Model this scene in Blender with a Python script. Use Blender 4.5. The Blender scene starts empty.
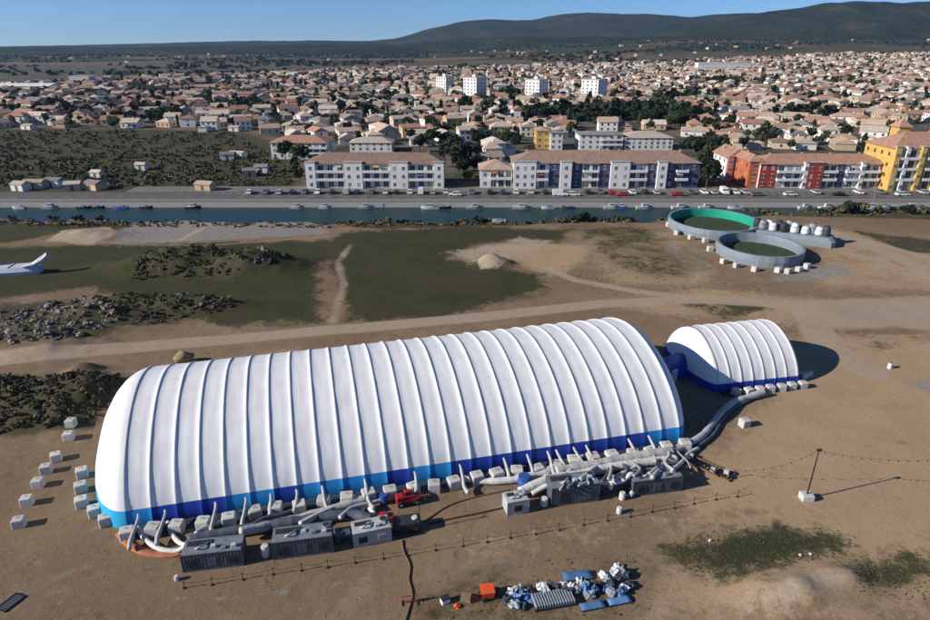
import bpy, math, random
import numpy as np
from mathutils import Vector, Matrix, noise as mn

# ------------------------------------------------------------------ camera, sky, sun, exposure
C = bpy.context.scene
COL = C.collection
R = math.radians
CAM_H = 48.0
FPX, HOR = 640.0, 45.0                      # focal length in pixels of a 930 px wide frame, horizon row
PITCH = math.atan((310 - HOR) / FPX)
cam = bpy.data.cameras.new("camera")
cam.sensor_width = 36.0
cam.lens = FPX / 930 * 36.0
cam.clip_start, cam.clip_end = 1.0, 60000.0
cam_o = bpy.data.objects.new("camera", cam)
cam_o.location = (0, 0, CAM_H)
cam_o.rotation_euler = (math.pi / 2 - PITCH, 0, 0)
COL.objects.link(cam_o)
C.camera = cam_o

SUN_EL, SHADOW_AZ = R(26.5), R(17.0)        # shadows run towards +x and a little away from the camera
sun_dir = Vector((-math.cos(SHADOW_AZ) * math.cos(SUN_EL), -math.sin(SHADOW_AZ) * math.cos(SUN_EL), math.sin(SUN_EL)))
W = bpy.data.worlds.new("World")
C.world = W
W.use_nodes = True
wt = W.node_tree
wt.nodes.clear()
wo = wt.nodes.new("ShaderNodeOutputWorld")
wb = wt.nodes.new("ShaderNodeBackground")
sky = wt.nodes.new("ShaderNodeTexSky")
sky.sky_type = 'NISHITA'
sky.sun_disc = False
sky.sun_elevation = SUN_EL
sky.sun_rotation = math.atan2(sun_dir.x, sun_dir.y)
sky.altitude = 50
sky.air_density = 0.6
sky.dust_density = 0.0
sky.ozone_density = 8.0
wb.inputs["Strength"].default_value = 0.085
wt.links.new(sky.outputs[0], wb.inputs[0])
wt.links.new(wb.outputs[0], wo.inputs[0])
sl = bpy.data.lights.new("sun", 'SUN')
sl.energy = 4.8
sl.angle = R(0.5)
sl.color = (1.0, 0.93, 0.82)
so = bpy.data.objects.new("sun", sl)
so.rotation_euler = sun_dir.to_track_quat('Z', 'Y').to_euler()
so.location = (0, 0, 200)
COL.objects.link(so)
C.view_settings.view_transform = 'Standard'
C.view_settings.look = 'None'
C.view_settings.exposure = 0.4
C.view_settings.gamma = 1.0
C.view_settings.use_curve_mapping = False
C.cycles.max_bounces = 6
C.cycles.volume_bounces = 0

random.seed(7)
rng = np.random.default_rng(7)

# ------------------------------------------------------------------ helpers
CP, SP = math.cos(PITCH), math.sin(PITCH)
def at(px, py, z=0.0):
    """where the line of sight through a photo pixel meets height z"""
    u, v = (px - 465) / FPX, (py - 310) / FPX
    t = (z - CAM_H) / (-SP - v * CP)
    return (u * t, (CP - v * SP) * t)
def z_at(py, y):
    v = (py - 310) / FPX
    return CAM_H + y * (-SP - v * CP) / (CP - v * SP)
def proj(x, y, z):
    dz = z - CAM_H
    f = y * CP - dz * SP
    return (465 + FPX * x / f, 310 - FPX * (y * SP + dz * CP) / f)

class MB:
    def __init__(s): s.v, s.f, s.m = [], [], []
    def quad(s, a, b, c, d, m=0):
        n = len(s.v); s.v += [tuple(a), tuple(b), tuple(c), tuple(d)]; s.f.append((n, n+1, n+2, n+3)); s.m.append(m)
    def tri(s, a, b, c, m=0):
        n = len(s.v); s.v += [tuple(a), tuple(b), tuple(c)]; s.f.append((n, n+1, n+2)); s.m.append(m)
    def box(s, x0, x1, y0, y1, z0, z1, m=0, mat=None, taper=0.0):
        n = len(s.v); t = taper
        P = [(x0,y0,z0),(x1,y0,z0),(x1,y1,z0),(x0,y1,z0),(x0+t,y0+t,z1),(x1-t,y0+t,z1),(x1-t,y1-t,z1),(x0+t,y1-t,z1)]
        if mat is not None: P = [tuple(mat @ Vector(p)) for p in P]
        s.v += P
        for q in ((0,3,2,1),(4,5,6,7),(0,1,5,4),(1,2,6,5),(2,3,7,6),(3,0,4,7)):
            s.f.append(tuple(n+i for i in q)); s.m.append(m)
    def bbox(s, x0, x1, y0, y1, z0, z1, c=0.05, m=0, mat=None):
        """box with chamfered vertical edges and top edge"""
        n = len(s.v)
        def ring(z, i):
            return [(x0+c+i,y0+i,z),(x1-c-i,y0+i,z),(x1-i,y0+c+i,z),(x1-i,y1-c-i,z),(x1-c-i,y1-i,z),(x0+c+i,y1-i,z),(x0+i,y1-c-i,z),(x0+i,y0+c+i,z)]
        P = ring(z0, 0) + ring(z1-c, 0) + ring(z1, c)
        if mat is not None: P = [tuple(mat @ Vector(p)) for p in P]
        s.v += P
        for l in (0, 8):
            for i in range(8):
                j = (i+1) % 8
                s.f.append((n+l+i, n+l+j, n+l+8+j, n+l+8+i)); s.m.append(m)
        s.f.append(tuple(n+16+i for i in range(8))); s.m.append(m)
        s.f.append(tuple(n+7-i for i in range(8))); s.m.append(m)
    def tube(s, pts, r, n=8, m=0, caps=True):
        pts = [Vector(p) for p in pts]
        rr = r if isinstance(r, (list, tuple)) else [r]*len(pts)
        base = len(s.v); prev = None
        for i, p in enumerate(pts):
            d = (pts[min(i+1, len(pts)-1)] - pts[max(i-1, 0)])
            d = d.normalized() if d.length > 1e-9 else Vector((0,0,1))
            ref = Vector((0,0,1)) if abs(d.z) < .95 else Vector((1,0,0))
            a = d.cross(ref).normalized(); b = a.cross(d).normalized()
            for k in range(n):
                t = 2*math.pi*k/n
                s.v.append(tuple(p + a*math.cos(t)*rr[i] + b*math.sin(t)*rr[i]))
        for i in range(len(pts)-1):
            for k in range(n):
                k2 = (k+1) % n
                s.f.append((base+i*n+k, base+i*n+k2, base+(i+1)*n+k2, base+(i+1)*n+k)); s.m.append(m)
        if caps:
            s.f.append(tuple(base+k for k in range(n-1,-1,-1))); s.m.append(m)
            s.f.append(tuple(base+(len(pts)-1)*n+k for k in range(n))); s.m.append(m)
    def cyl(s, x, y, z0, z1, r, n=12, m=0, r2=None):
        s.tube([(x,y,z0),(x,y,z1)], [r, r if r2 is None else r2], n, m)
    def blob(s, c, sx, sy, sz, amp=.2, seed=0, m=0, nu=10, nv=6, freq=1.3):
        base = len(s.v); off = Vector((seed*13.7, seed*7.1, seed*3.3))
        for i in range(nv+1):
            ph = -math.pi/2 + math.pi*i/nv
            for k in range(nu):
                t = 2*math.pi*k/nu
                d = Vector((math.cos(ph)*math.cos(t), math.cos(ph)*math.sin(t), math.sin(ph)))
                q = 1 + amp*mn.noise(d*freq + off)*1.8
                s.v.append((c[0]+d.x*sx*q, c[1]+d.y*sy*q, c[2]+d.z*sz*q))
        for i in range(nv):
            for k in range(nu):
                k2 = (k+1) % nu
                s.f.append((base+i*nu+k, base+i*nu+k2, base+(i+1)*nu+k2, base+(i+1)*nu+k)); s.m.append(m)
    def mesh(s, name, smooth=False):
        me = bpy.data.meshes.new(name)
        me.from_pydata(s.v, [], s.f)
        if any(s.m): me.polygons.foreach_set("material_index", s.m)
        if smooth: me.polygons.foreach_set("use_smooth", [True]*len(s.f))
        me.update()
        return me
    def build(s, name, mats, parent=None, smooth=False, loc=None, rz=0.0):
        me = s.mesh(name, smooth)
        for m in (mats if isinstance(mats, (list, tuple)) else [mats]): me.materials.append(m)
        o = bpy.data.objects.new(name, me)
        COL.objects.link(o)
        if parent is not None: o.parent = parent
        if loc is not None: o.location = loc
        o.rotation_euler.z = rz
        return o

def tag(o, label=None, cat=None, group=None, kind=None):
    if label: o['label'] = label
    if cat: o['category'] = cat
    if group: o['group'] = group
    if kind: o['kind'] = kind
    return o
def thing(name, label, cat, loc=(0,0,0), rz=0.0, group=None):
    o = bpy.data.objects.new(name, None)
    o.empty_display_size = 0.5
    COL.objects.link(o)
    o.location = loc; o.rotation_euler.z = rz
    return tag(o, label, cat, group)
def copy_tree(o, parent=None):
    c = o.copy(); COL.objects.link(c)
    c.parent = parent
    for ch in list(o.children): copy_tree(ch, c)
    return c
ORD = ("first second third fourth fifth sixth seventh eighth ninth tenth eleventh twelfth thirteenth fourteenth fifteenth sixteenth seventeenth eighteenth nineteenth "
       "twentieth twenty-first twenty-second twenty-third twenty-fourth twenty-fifth twenty-sixth twenty-seventh twenty-eighth twenty-ninth thirtieth "
       "thirty-first thirty-second thirty-third thirty-fourth thirty-fifth thirty-sixth thirty-seventh thirty-eighth thirty-ninth fortieth "
       "forty-first forty-second forty-third forty-fourth forty-fifth forty-sixth forty-seventh forty-eighth forty-ninth fiftieth").split()
def in_words(i, n):
    """i-th of n from the left, in words"""
    if n == 1: return ""
    if i == 0: return "leftmost"
    if i == n-1: return "rightmost"
    if i <= n//2: return ORD[i] + " from left"
    return ORD[n-1-i] + " from right"

# ------------------------------------------------------------------ materials
def new_mat(name):
    m = bpy.data.materials.new(name); m.use_nodes = True
    nt = m.node_tree
    b = nt.nodes["Principled BSDF"]
    b.inputs["Specular IOR Level"].default_value = 0.3
    return m, nt, b
def mat(name, col, rough=.8, var=.18, scale=1.5, bump=0.0, metal=0.0, obj_rand=0.0, spec=.3, dirt=None):
    """base colour broken up by two scales of noise; optional dirt colour and bump"""
    m, nt, b = new_mat(name)
    L = nt.links
    b.inputs["Roughness"].default_value = rough
    b.inputs["Metallic"].default_value = metal
    b.inputs["Specular IOR Level"].default_value = spec
    tc = nt.nodes.new("ShaderNodeTexCoord")
    n1 = nt.nodes.new("ShaderNodeTexNoise"); n1.inputs["Scale"].default_value = scale; n1.inputs["Detail"].default_value = 5
    L.new(tc.outputs["Object"], n1.inputs["Vector"])
    mr = nt.nodes.new("ShaderNodeMapRange")
    mr.inputs[1].default_value, mr.inputs[2].default_value = .3, .7
    mr.inputs[3].default_value, mr.inputs[4].default_value = 1-var, 1+var
    L.new(n1.outputs[0], mr.inputs[0])
    hs = nt.nodes.new("ShaderNodeHueSaturation")
    hs.inputs["Color"].default_value = (*col, 1)
    src = mr.outputs[0]
    if obj_rand:
        oi = nt.nodes.new("ShaderNodeObjectInfo")
        m2 = nt.nodes.new("ShaderNodeMapRange")
        m2.inputs[3].default_value, m2.inputs[4].default_value = 1-obj_rand, 1+obj_rand
        L.new(oi.outputs["Random"], m2.inputs[0])
        mu = nt.nodes.new("ShaderNodeMath"); mu.operation = 'MULTIPLY'
        L.new(src, mu.inputs[0]); L.new(m2.outputs[0], mu.inputs[1]); src = mu.outputs[0]
    L.new(src, hs.inputs["Value"])
    out = hs.outputs[0]
    if dirt:
        n2 = nt.nodes.new("ShaderNodeTexNoise"); n2.inputs["Scale"].default_value = scale*.35; n2.inputs["Detail"].default_value = 7; n2.inputs["Roughness"].default_value = .7
        L.new(tc.outputs["Object"], n2.inputs["Vector"])
        r2 = nt.nodes.new("ShaderNodeMapRange"); r2.inputs[1].default_value, r2.inputs[2].default_value = .5, .72
        r2.inputs[4].default_value = dirt[1]
        L.new(n2.outputs[0], r2.inputs[0])
        mx = nt.nodes.new("ShaderNodeMix"); mx.data_type = 'RGBA'
        L.new(r2.outputs[0], mx.inputs[0]); L.new(out, mx.inputs[6]); mx.inputs[7].default_value = (*dirt[0], 1)
        out = mx.outputs[2]
    L.new(out, b.inputs["Base Color"])
    if bump:
        bp = nt.nodes.new("ShaderNodeBump"); bp.inputs["Strength"].default_value = bump
        n3 = nt.nodes.new("ShaderNodeTexNoise"); n3.inputs["Scale"].default_value = scale*4; n3.inputs["Detail"].default_value = 4
        L.new(tc.outputs["Object"], n3.inputs["Vector"]); L.new(n3.outputs[0], bp.inputs["Height"]); L.new(bp.outputs[0], b.inputs["Normal"])
    return m
def leaf_mat(name, col, var=.45, obj_rand=.3):
    m = mat(name, col, .75, var, .9, 0, 0, obj_rand, .15)
    return m

M = {}
M['pvc'] = mat('white_pvc_fabric', (.75,.755,.765), .5, .05, .6, .06, spec=.3, dirt=((.56,.53,.48), .22))
M['pvc_seam'] = mat('seam_fabric', (.62,.63,.65), .6, .08)
M['azure'] = mat('azure_fabric', (.02,.24,.60), .45, .12, .5, .05, spec=.3)
M['cyan'] = mat('cyan_fabric', (.03,.38,.68), .45, .12, .5, .05, spec=.3)
M['royal'] = mat('royal_blue_fabric', (.016,.05,.34), .45, .12, .5, .05, spec=.3)
M['concrete'] = mat('pale_concrete', (.50,.49,.47), .9, .16, 2.0, .2, obj_rand=.12, dirt=((.25,.21,.17), .6))
M['strap'] = mat('grey_strap', (.45,.45,.45), .8)
M['duct'] = mat('pale_duct_fabric', (.42,.42,.42), .65, .14, 1.2, .12, dirt=((.33,.29,.24), .55))
M['ductw'] = mat('white_duct_fabric', (.58,.575,.56), .65, .1, 1.2, .1, dirt=((.45,.4,.33), .4))
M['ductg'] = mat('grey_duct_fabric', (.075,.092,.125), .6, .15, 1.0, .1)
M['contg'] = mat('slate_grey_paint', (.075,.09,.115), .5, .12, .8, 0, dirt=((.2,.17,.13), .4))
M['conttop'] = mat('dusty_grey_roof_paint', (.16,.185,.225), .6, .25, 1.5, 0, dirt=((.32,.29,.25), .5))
M['contl'] = mat('light_grey_paint', (.42,.44,.45), .55, .12, .8, 0, dirt=((.3,.26,.2), .5))
M['dark'] = mat('dark_metal', (.03,.032,.036), .5, .2)
M['black'] = mat('black_rubber', (.018,.018,.018), .8, .2)
M['fan'] = mat('galvanised_steel', (.38,.40,.41), .45, .12, 3, 0, .4)
M['red'] = mat('red_machine_paint', (.33,.02,.02), .4, .15, 1.5, dirt=((.2,.13,.09), .4))
M['orange'] = mat('orange_red_plastic', (.75,.10,.03), .5, .12)
M['orange_tarp'] = mat('orange_hose_fabric', (.40,.14,.075), .8, .2, 1.5, .1)
M['bluep'] = mat('blue_plastic', (.03,.09,.32), .45, .15)
M['bluetarp'] = mat('blue_tarp', (.09,.19,.38), .6, .2, 1.5, .2, obj_rand=.25)
M['whitetarp'] = mat('white_bag_fabric', (.68,.69,.70), .7, .15, 1.5, .2, obj_rand=.15)
M['greytarp'] = mat('grey_bag_fabric', (.25,.28,.31), .7, .2, 1.5, .2, obj_rand=.3)
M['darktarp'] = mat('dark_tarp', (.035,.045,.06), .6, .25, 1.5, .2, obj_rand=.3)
M['rust'] = mat('rusty_steel', (.17,.09,.05), .85, .3, 4)
M['wood'] = mat('weathered_wood', (.23,.16,.10), .85, .25, 3)
M['rope'] = mat('dark_rope', (.04,.035,.03), .9)
M['rock'] = mat('pale_rubble_stone', (.23,.205,.175), .95, .25, 1.2, .4, obj_rand=.35)
M['rockd'] = mat('dark_rubble_stone', (.085,.075,.062), .95, .3, 1.2, .4, obj_rand=.35)
M['tanrock'] = mat('tan_boulder_stone', (.27,.19,.11), .95, .25, .8, .4)
M['arena'] = mat('pale_blue_grey_pvc', (.19,.235,.275), .5, .12, .6, .05, dirt=((.3,.3,.28), .4))
M['arena_white'] = mat('dull_white_pvc', (.50,.54,.60), .5, .08, .6, dirt=((.35,.35,.35), .4))
M['teal'] = mat('teal_arena_mat', (.015,.30,.20), .6, .12, .6)
M['arena_grass'] = mat('arena_turf', (.032,.052,.024), .95, .4, .9, .2, dirt=((.12,.11,.075), .4))
M['wallw'] = mat('white_render_wall', (.66,.66,.65), .85, .07, .4, dirt=((.45,.42,.37), .35))
M['wallbl'] = mat('slate_blue_render', (.06,.07,.15), .85, .12, .4)
M['wallred'] = mat('red_render', (.30,.045,.035), .85, .12, .4)
M['wallor'] = mat('orange_render', (.42,.12,.055), .85, .12, .4)
M['wallye'] = mat('yellow_render', (.54,.35,.10), .85, .12, .4)
M['wallpk'] = mat('pink_render', (.40,.15,.14), .85, .12, .4)
M['glass'] = mat('dark_window_glass', (.035,.045,.06), .15, .3, 2, spec=.5)
M['frame'] = mat('white_window_frame', (.7,.7,.68), .5)
M['shutter'] = mat('wood_brown_shutter', (.16,.10,.06), .8)
M['asphalt'] = mat('worn_asphalt', (.10,.098,.095), .95, .18, .5, .1, dirt=((.20,.185,.16), .5))
M['paving'] = mat('quay_paving', (.17,.158,.145), .9, .15, .6, dirt=((.17,.15,.13), .5))
M['kerb'] = mat('kerb_stone', (.38,.37,.35), .9, .1)
M['paint'] = mat('road_paint', (.62,.62,.60), .7, .1)
M['bark'] = mat('tree_bark', (.09,.065,.045), .95, .3, 2)
M['leaf1'] = leaf_mat('dark_pine_leaf', (.024,.036,.018))
M['leaf2'] = leaf_mat('olive_leaf', (.065,.075,.035))
M['leaf3'] = leaf_mat('green_leaf', (.045,.075,.025))
M['leaf4'] = leaf_mat('brown_dry_leaf', (.15,.118,.072))
M['scrub'] = leaf_mat('dark_scrub_leaf', (.105,.092,.055), .5)
M['drygrass'] = leaf_mat('dry_grass_blade', (.12,.10,.055), .5)
M['grassb'] = leaf_mat('green_grass_blade', (.06,.075,.028), .5)
WALLS = [('white',(.72,.71,.68)),('cream',(.58,.50,.38)),('peach',(.55,.38,.26)),('pale grey',(.45,.44,.42)),('sandy',(.47,.37,.25)),('pinkish',(.52,.37,.31))]
ROOFS = [('terracotta',(.36,.20,.14)),('tan-tiled',(.43,.32,.24)),('brown-tiled',(.27,.18,.14)),('pale-tiled',(.52,.43,.36)),('grey',(.22,.21,.20))]
WM = [mat('house_wall_'+n.replace(' ','_'), c, .88, .08, .5, obj_rand=.1) for n, c in WALLS]
def tile_mat(name, col):
    m = mat(name, col, .9, .22, 1.1, 0, obj_rand=.16, dirt=(tuple(x*.55 for x in col), .5))
    nt = m.node_tree
    b = nt.nodes["Principled BSDF"]
    w = nt.nodes.new("ShaderNodeTexWave"); w.inputs["Scale"].default_value = 4.0; w.inputs["Distortion"].default_value = .5
    tc = nt.nodes.new("ShaderNodeTexCoord"); nt.links.new(tc.outputs["Object"], w.inputs[0])
    bp = nt.nodes.new("ShaderNodeBump"); bp.inputs["Strength"].default_value = .25; bp.inputs["Distance"].default_value = .1
    nt.links.new(w.outputs[0], bp.inputs["Height"]); nt.links.new(bp.outputs[0], b.inputs["Normal"])
    return m
RM = [tile_mat('roof_'+n.replace('-','_'), c) for n, c in ROOFS]

# ------------------------------------------------------------------ terrain
def vnoise(x, y, seed=0):
    xi, yi = np.floor(x).astype(np.int64), np.floor(y).astype(np.int64)
    xf, yf = x - xi, y - yi
    def h(a, b):
        n = (a*374761393 + b*668265263 + seed*144665) & 0x7fffffff
        n = ((n ^ (n >> 13)) * 1274126177) & 0x7fffffff
        return ((n ^ (n >> 16)) & 0xffff) / 65535.0
    u, v = xf*xf*(3-2*xf), yf*yf*(3-2*yf)
    return (h(xi,yi)*(1-u)+h(xi+1,yi)*u)*(1-v) + (h(xi,yi+1)*(1-u)+h(xi+1,yi+1)*u)*v
def fbm(x, y, seed=0, oct=4):
    s, a, t = 0, .5, 0
    for o in range(oct):
        s = s + a*vnoise(x*2**o, y*2**o, seed+o*17); t += a; a *= .5
    return s/t
def sstep(a, b, x):
    t = np.clip((x-a)/(b-a), 0, 1); return t*t*(3-2*t)
CANAL_FAR = 206.6
def canal_near(x):
    return np.interp(x, [-400,-152,-60,0,60,110,400], [189,188.5,184,182.5,186,197,200]) + 1.2*np.sin(x*.21) + .8*np.sin(x*.53+1)
# mounds: (px, py, rx, ry, height)
MOUNDS = [(158,270,9,4.5,1.5),(185,268,9,4.5,1.8),(208,262,9,4.5,2.0),(262,268,11,6,2.5),(240,272,6,3,1.4),(125,268,8,3.5,1.0),(492,265,4.2,3.2,1.9),
          (50,335,14,5,1.3),(20,350,12,5,1.0),(95,318,9,4,1.6),(170,308,10,3,1.2),(120,300,9,3,.9),(215,306,8,2.5,.8),
          (40,410,12,7,1.6),(90,398,8,5,1.5),(85,372,2.6,1.8,1.1),(800,592,5,3,.8),(840,580,3,2,.6),(770,600,4,2,.5),
          (85,236,11,5,1.2),(700,243,10,4,.5),(650,262,12,6,.5)]
MW = [(*at(a,b), c, d, e*1.5) for a,b,c,d,e in MOUNDS]
def height(x, y):
    x = np.asarray(x, float); y = np.asarray(y, float)
    z = .10*(fbm(x*.12, y*.12, 3)-.5) + .05*(fbm(x*.7, y*.7, 9, 3)-.5)
    rough = sstep(18, 60, np.abs(x-2-(y-62)*.2)*.6 + np.maximum(0, y-90))
    z = z + rough*.5*(fbm(x*.07+5, y*.07, 5)-.5)
    for (mx,my,rx,ry,h) in MW:
        q = ((x-mx)/rx)**2 + ((y-my)/ry)**2
        k = q < 7
        if not k.any(): continue
        z = z.copy(); z[k] += h*np.exp(-q[k]*1.3)*(.65+.7*fbm(x[k]*.5, y[k]*.5, 21, 3))
    town = sstep(180, 210, y)
    z = z*(1-town)
    yn = canal_near(x)
    bed = np.minimum(sstep(yn-1.5, yn+3.5, y), 1-sstep(CANAL_FAR+.4, CANAL_FAR+1.0, y))
    z = z - 3.0*bed
    z = z + sstep(600, 3600, y)*(8 + 64*sstep(-400, 1100, x)) + sstep(900, 4000, y)*12*(fbm(x*.0012, y*.0012, 31)-.5)
    return z
def hz(x, y): return float(height(np.array([x]), np.array([y]))[0])

def axis(fine0, fine1, step, lo, hi, g):
    a = list(np.arange(fine0, fine1+step*.5, step))
    s, p, up = step, a[-1], []
    while p < hi: s *= g; p += s; up.append(p)
    s, p, dn = step, a[0], []
    while p > lo: s *= g; p -= s; dn.append(p)
    return np.array(dn[::-1] + a + up)
gx = axis(-170, 170, .9, -12000, 12000, 1.05)
gy = axis(28, 214, .75, -200, 10800, 1.03)
GX, GY = np.meshgrid(gx, gy)
fx, fy = GX.ravel(), GY.ravel()
fz = height(fx, fy)

SEL = np.where((np.abs(fx) < 520) & (fy < 520) & (fy > 20))[0]
ax_, ay_ = fx[SEL], fy[SEL]
def poly_sd(poly):
    """signed distance (positive inside) of all grid points to a polygon on the ground"""
    P = np.array(poly); n = len(P)
    d2 = np.full(ax_.shape, 1e18); ins = np.zeros(ax_.shape, bool)
    for i in range(n):
        a, b = P[i], P[(i+1) % n]
        ex, ey = b-a
        t = np.clip(((ax_-a[0])*ex + (ay_-a[1])*ey)/(ex*ex+ey*ey+1e-12), 0, 1)
        d2 = np.minimum(d2, (ax_-a[0]-t*ex)**2 + (ay_-a[1]-t*ey)**2)
        c = (a[1] <= ay_) != (b[1] <= ay_)
        with np.errstate(divide='ignore', invalid='ignore'):
            xx = a[0] + (ay_-a[1])*ex/(ey if abs(ey) > 1e-12 else 1e-12)
        ins ^= c & (ax_ < xx)
    return np.where(ins, 1, -1)*np.sqrt(d2)
def line_d(pts):
    P = np.array(pts); d2 = np.full(ax_.shape, 1e18)
    for a, b in zip(P[:-1], P[1:]):
        ex, ey = b-a
        t = np.clip(((ax_-a[0])*ex + (ay_-a[1])*ey)/(ex*ex+ey*ey+1e-12), 0, 1)
        d2 = np.minimum(d2, (ax_-a[0]-t*ex)**2 + (ay_-a[1]-t*ey)**2)
    return np.sqrt(d2)
masks = {k: np.zeros(fx.shape) for k in ('grass','track','scrub','orange','gravel','sand','town','field','dark')}
def area(ch, px, soft=3.0, s=1.0):
    sd = poly_sd([at(*p) for p in px])
    masks[ch][SEL] = np.maximum(masks[ch][SEL], s*np.clip(.5+sd/(2*soft), 0, 1))
def lane(ch, px, w, soft=1.5, s=1.0):
    d = line_d([at(*p) for p in px])
    masks[ch][SEL] = np.maximum(masks[ch][SEL], s*np.clip(.5+(w-d)/(2*soft), 0, 1))
# grass meadow between the track and the canal
area('grass', [(-60,250),(60,246),(330,240),(345,232),(470,226),(565,230),(560,243),(480,243),(450,258),(545,275),(540,292),(440,318),(350,322),(342,290),(330,262),(318,268),(318,322),(200,325),(120,300),(90,288),(-60,305)], 4)
area('grass', [(-60,215),(60,224),(140,222),(120,230),(60,238),(-60,250)], 3, .8)
area('grass', [(560,226),(640,222),(700,250),(720,275),(660,282),(600,268)], 5, .55)
area('grass', [(850,230),(930,238),(1000,262),(900,252)], 3, .75)
area('grass', [(655,546),(700,532),(760,524),(840,530),(850,552),(800,566),(740,582),(690,570)], 3.2, .85)
area('dark', [(665,548),(720,532),(790,528),(835,540),(800,556),(735,574),(695,566)], 2.2, .9)
area('grass', [(820,560),(900,540),(960,560),(930,600),(860,605)], 2.5, .62)
area('grass', [(640,295),(700,300),(760,300),(790,312),(730,322),(690,312)], 3, .62)
area('grass', [(420,520),(520,500),(520,515),(430,540)], 1.5, .35)
area('grass', [(400,595),(500,560),(640,545),(680,560),(650,640),(400,640)], 2.5, .42)
area('grass', [(820,345),(880,338),(930,345),(880,355)], 2, .4)
# weedy strips and scrub
area('scrub', [(-60,370),(60,380),(120,378),(128,395),(95,430),(40,436),(-60,445)], 2.5, 1)
area('scrub', [(140,262),(210,250),(290,252),(296,266),(230,280),(140,280)], 3, .9)
area('scrub', [(90,300),(140,296),(230,298),(235,310),(150,328),(110,330)], 3, .8)
area('scrub', [(-60,305),(60,300),(130,300),(120,345),(-60,360)], 3, .7)
area('scrub', [(330,226),(420,214),(620,213),(700,208),(1000,212),(1000,222),(760,216),(640,220),(480,228),(380,230)], 2, .7)
area('scrub', [(-60,128),(240,130),(300,150),(305,192),(-60,196)], 10, 1)
area('scrub', [(-80,222),(50,224),(60,234),(-80,246)], 3, .6)
area('scrub', [(-60,364),(90,362),(180,352),(180,368),(120,374),(-60,384)], 2, .25)
# tracks
lane('track', [(-80,374),(0,362),(150,346),(300,333),(480,317),(600,304),(700,299),(800,305),(870,318),(1000,316)], 2.1, 1.3)
lane('track', [(545,268),(575,280),(640,292),(700,298)], 1.25, 1.0)
lane('track', [(800,306),(812,320),(825,345),(870,372)], 3.0, 1.5, .95)
lane('track', [(1000,300),(930,272),(870,246),(812,226)], 2.6, 1.5, .95)
lane('track', [(1000,282),(930,258),(850,236)], 1.6, 1.2, .8)
lane('track', [(332,322),(344,285),(338,262),(350,246)], 1.6, 1.2, .55)
lane('track', [(60,241),(200,246),(330,236)], .9, 1, .6)
area('track', [(790,300),(900,296),(1000,292),(1000,336),(900,330),(820,330)], 3, .8)
area('gravel', [(820,306),(900,300),(1000,300),(1000,330),(870,330)], 4, .6)
area('gravel', [(120,224),(200,218),(325,222),(330,234),(200,242),(110,244)], 3, .85)
area('gravel', [(790,268),(840,262),(860,276),(800,284),(760,282)], 3, .7)
area('gravel', [(900,380),(1000,370),(1000,420),(940,420)], 3, .6)
area('gravel', [(180,440),(700,380),(760,470),(400,560),(160,590)], 3, .25)
area('sand', [(48,242),(70,230),(110,226),(118,236),(90,246)], 2, .9)
lane('sand', [(180,240),(215,222)], 1.2, 1, .7)
area('sand', [(440,252),(520,236),(560,240),(545,250),(470,268)], 3, .6)
area('sand', [(476,262),(490,254),(505,255),(514,263),(497,271),(480,270)], 1.2, .9)
area('sand', [(745,600),(800,580),(860,570),(850,588),(790,612),(740,620)], 1.8, .9)
area('sand', [(640,238),(680,240),(740,275),(690,285)], 4, .45)
area('sand', [(860,238),(940,262),(1000,290),(900,280),(830,252)], 4, .45)
area('orange', [(470,250),(520,240),(600,244),(590,262),(550,280),(520,268)], 4, .75)
area('orange', [(120,370),(300,345),(320,352),(250,372),(140,384)], 2, .55)
area('orange', [(790,262),(860,258),(840,268)], 3, .5)
area('orange', [(735,345),(830,335),(1000,340),(1000,480),(900,520),(690,520),(690,470),(715,455),(770,400)], 8, .98)
area('orange', [(640,520),(760,480),(1000,470),(1000,640),(600,640),(640,570)], 9, .78)
area('orange', [(560,300),(700,285),(860,300),(800,330),(680,320)], 6, .7)
area('orange', [(400,520),(560,500),(700,500),(700,560),(420,600)], 8, .5)
area('orange', [(560,232),(680,228),(740,290),(600,290)], 5, .55)
area('orange', [(800,225),(1000,240),(1000,300),(800,290)], 6, .6)
area('orange', [(40,450),(100,440),(100,520),(40,620),(0,620)], 5, .3)
area('dark', [(60,365),(105,360),(105,378),(70,380)], 1.5, .5)
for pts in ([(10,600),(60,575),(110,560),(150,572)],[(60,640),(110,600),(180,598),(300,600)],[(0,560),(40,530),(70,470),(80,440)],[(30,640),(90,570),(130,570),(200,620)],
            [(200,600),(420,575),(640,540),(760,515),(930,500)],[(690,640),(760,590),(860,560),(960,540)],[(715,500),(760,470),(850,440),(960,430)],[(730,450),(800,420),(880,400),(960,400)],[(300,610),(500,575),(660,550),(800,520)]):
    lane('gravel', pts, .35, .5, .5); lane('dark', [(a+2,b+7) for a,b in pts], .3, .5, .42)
masks['town'] = sstep(222, 232, fy)*(1-sstep(1500, 2200, fy))*(1-np.clip(masks['scrub']*1.2, 0, 1)*(fy > 220))
masks['field'] = sstep(700, 1500, fy)
print("grid", GX.shape)
def grid_mesh(name, X, Y, Z):
    ny, nx = X.shape
    me = bpy.data.meshes.new(name)
    co = np.stack([X.ravel(), Y.ravel(), Z.ravel()], 1).astype(np.float32)
    idx = np.arange(nx*ny).reshape(ny, nx)
    q = np.stack([idx[:-1,:-1], idx[:-1,1:], idx[1:,1:], idx[1:,:-1]], -1).reshape(-1)
    nf = (nx-1)*(ny-1)
    me.vertices.add(nx*ny); me.vertices.foreach_set("co", co.ravel())
    me.loops.add(nf*4); me.loops.foreach_set("vertex_index", q.astype(np.int32))
    me.polygons.add(nf); me.polygons.foreach_set("loop_start", np.arange(0, nf*4, 4, dtype=np.int32))
    me.polygons.foreach_set("use_smooth", np.ones(nf, bool))
    me.update(calc_edges=True); me.validate()
    return me
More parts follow.
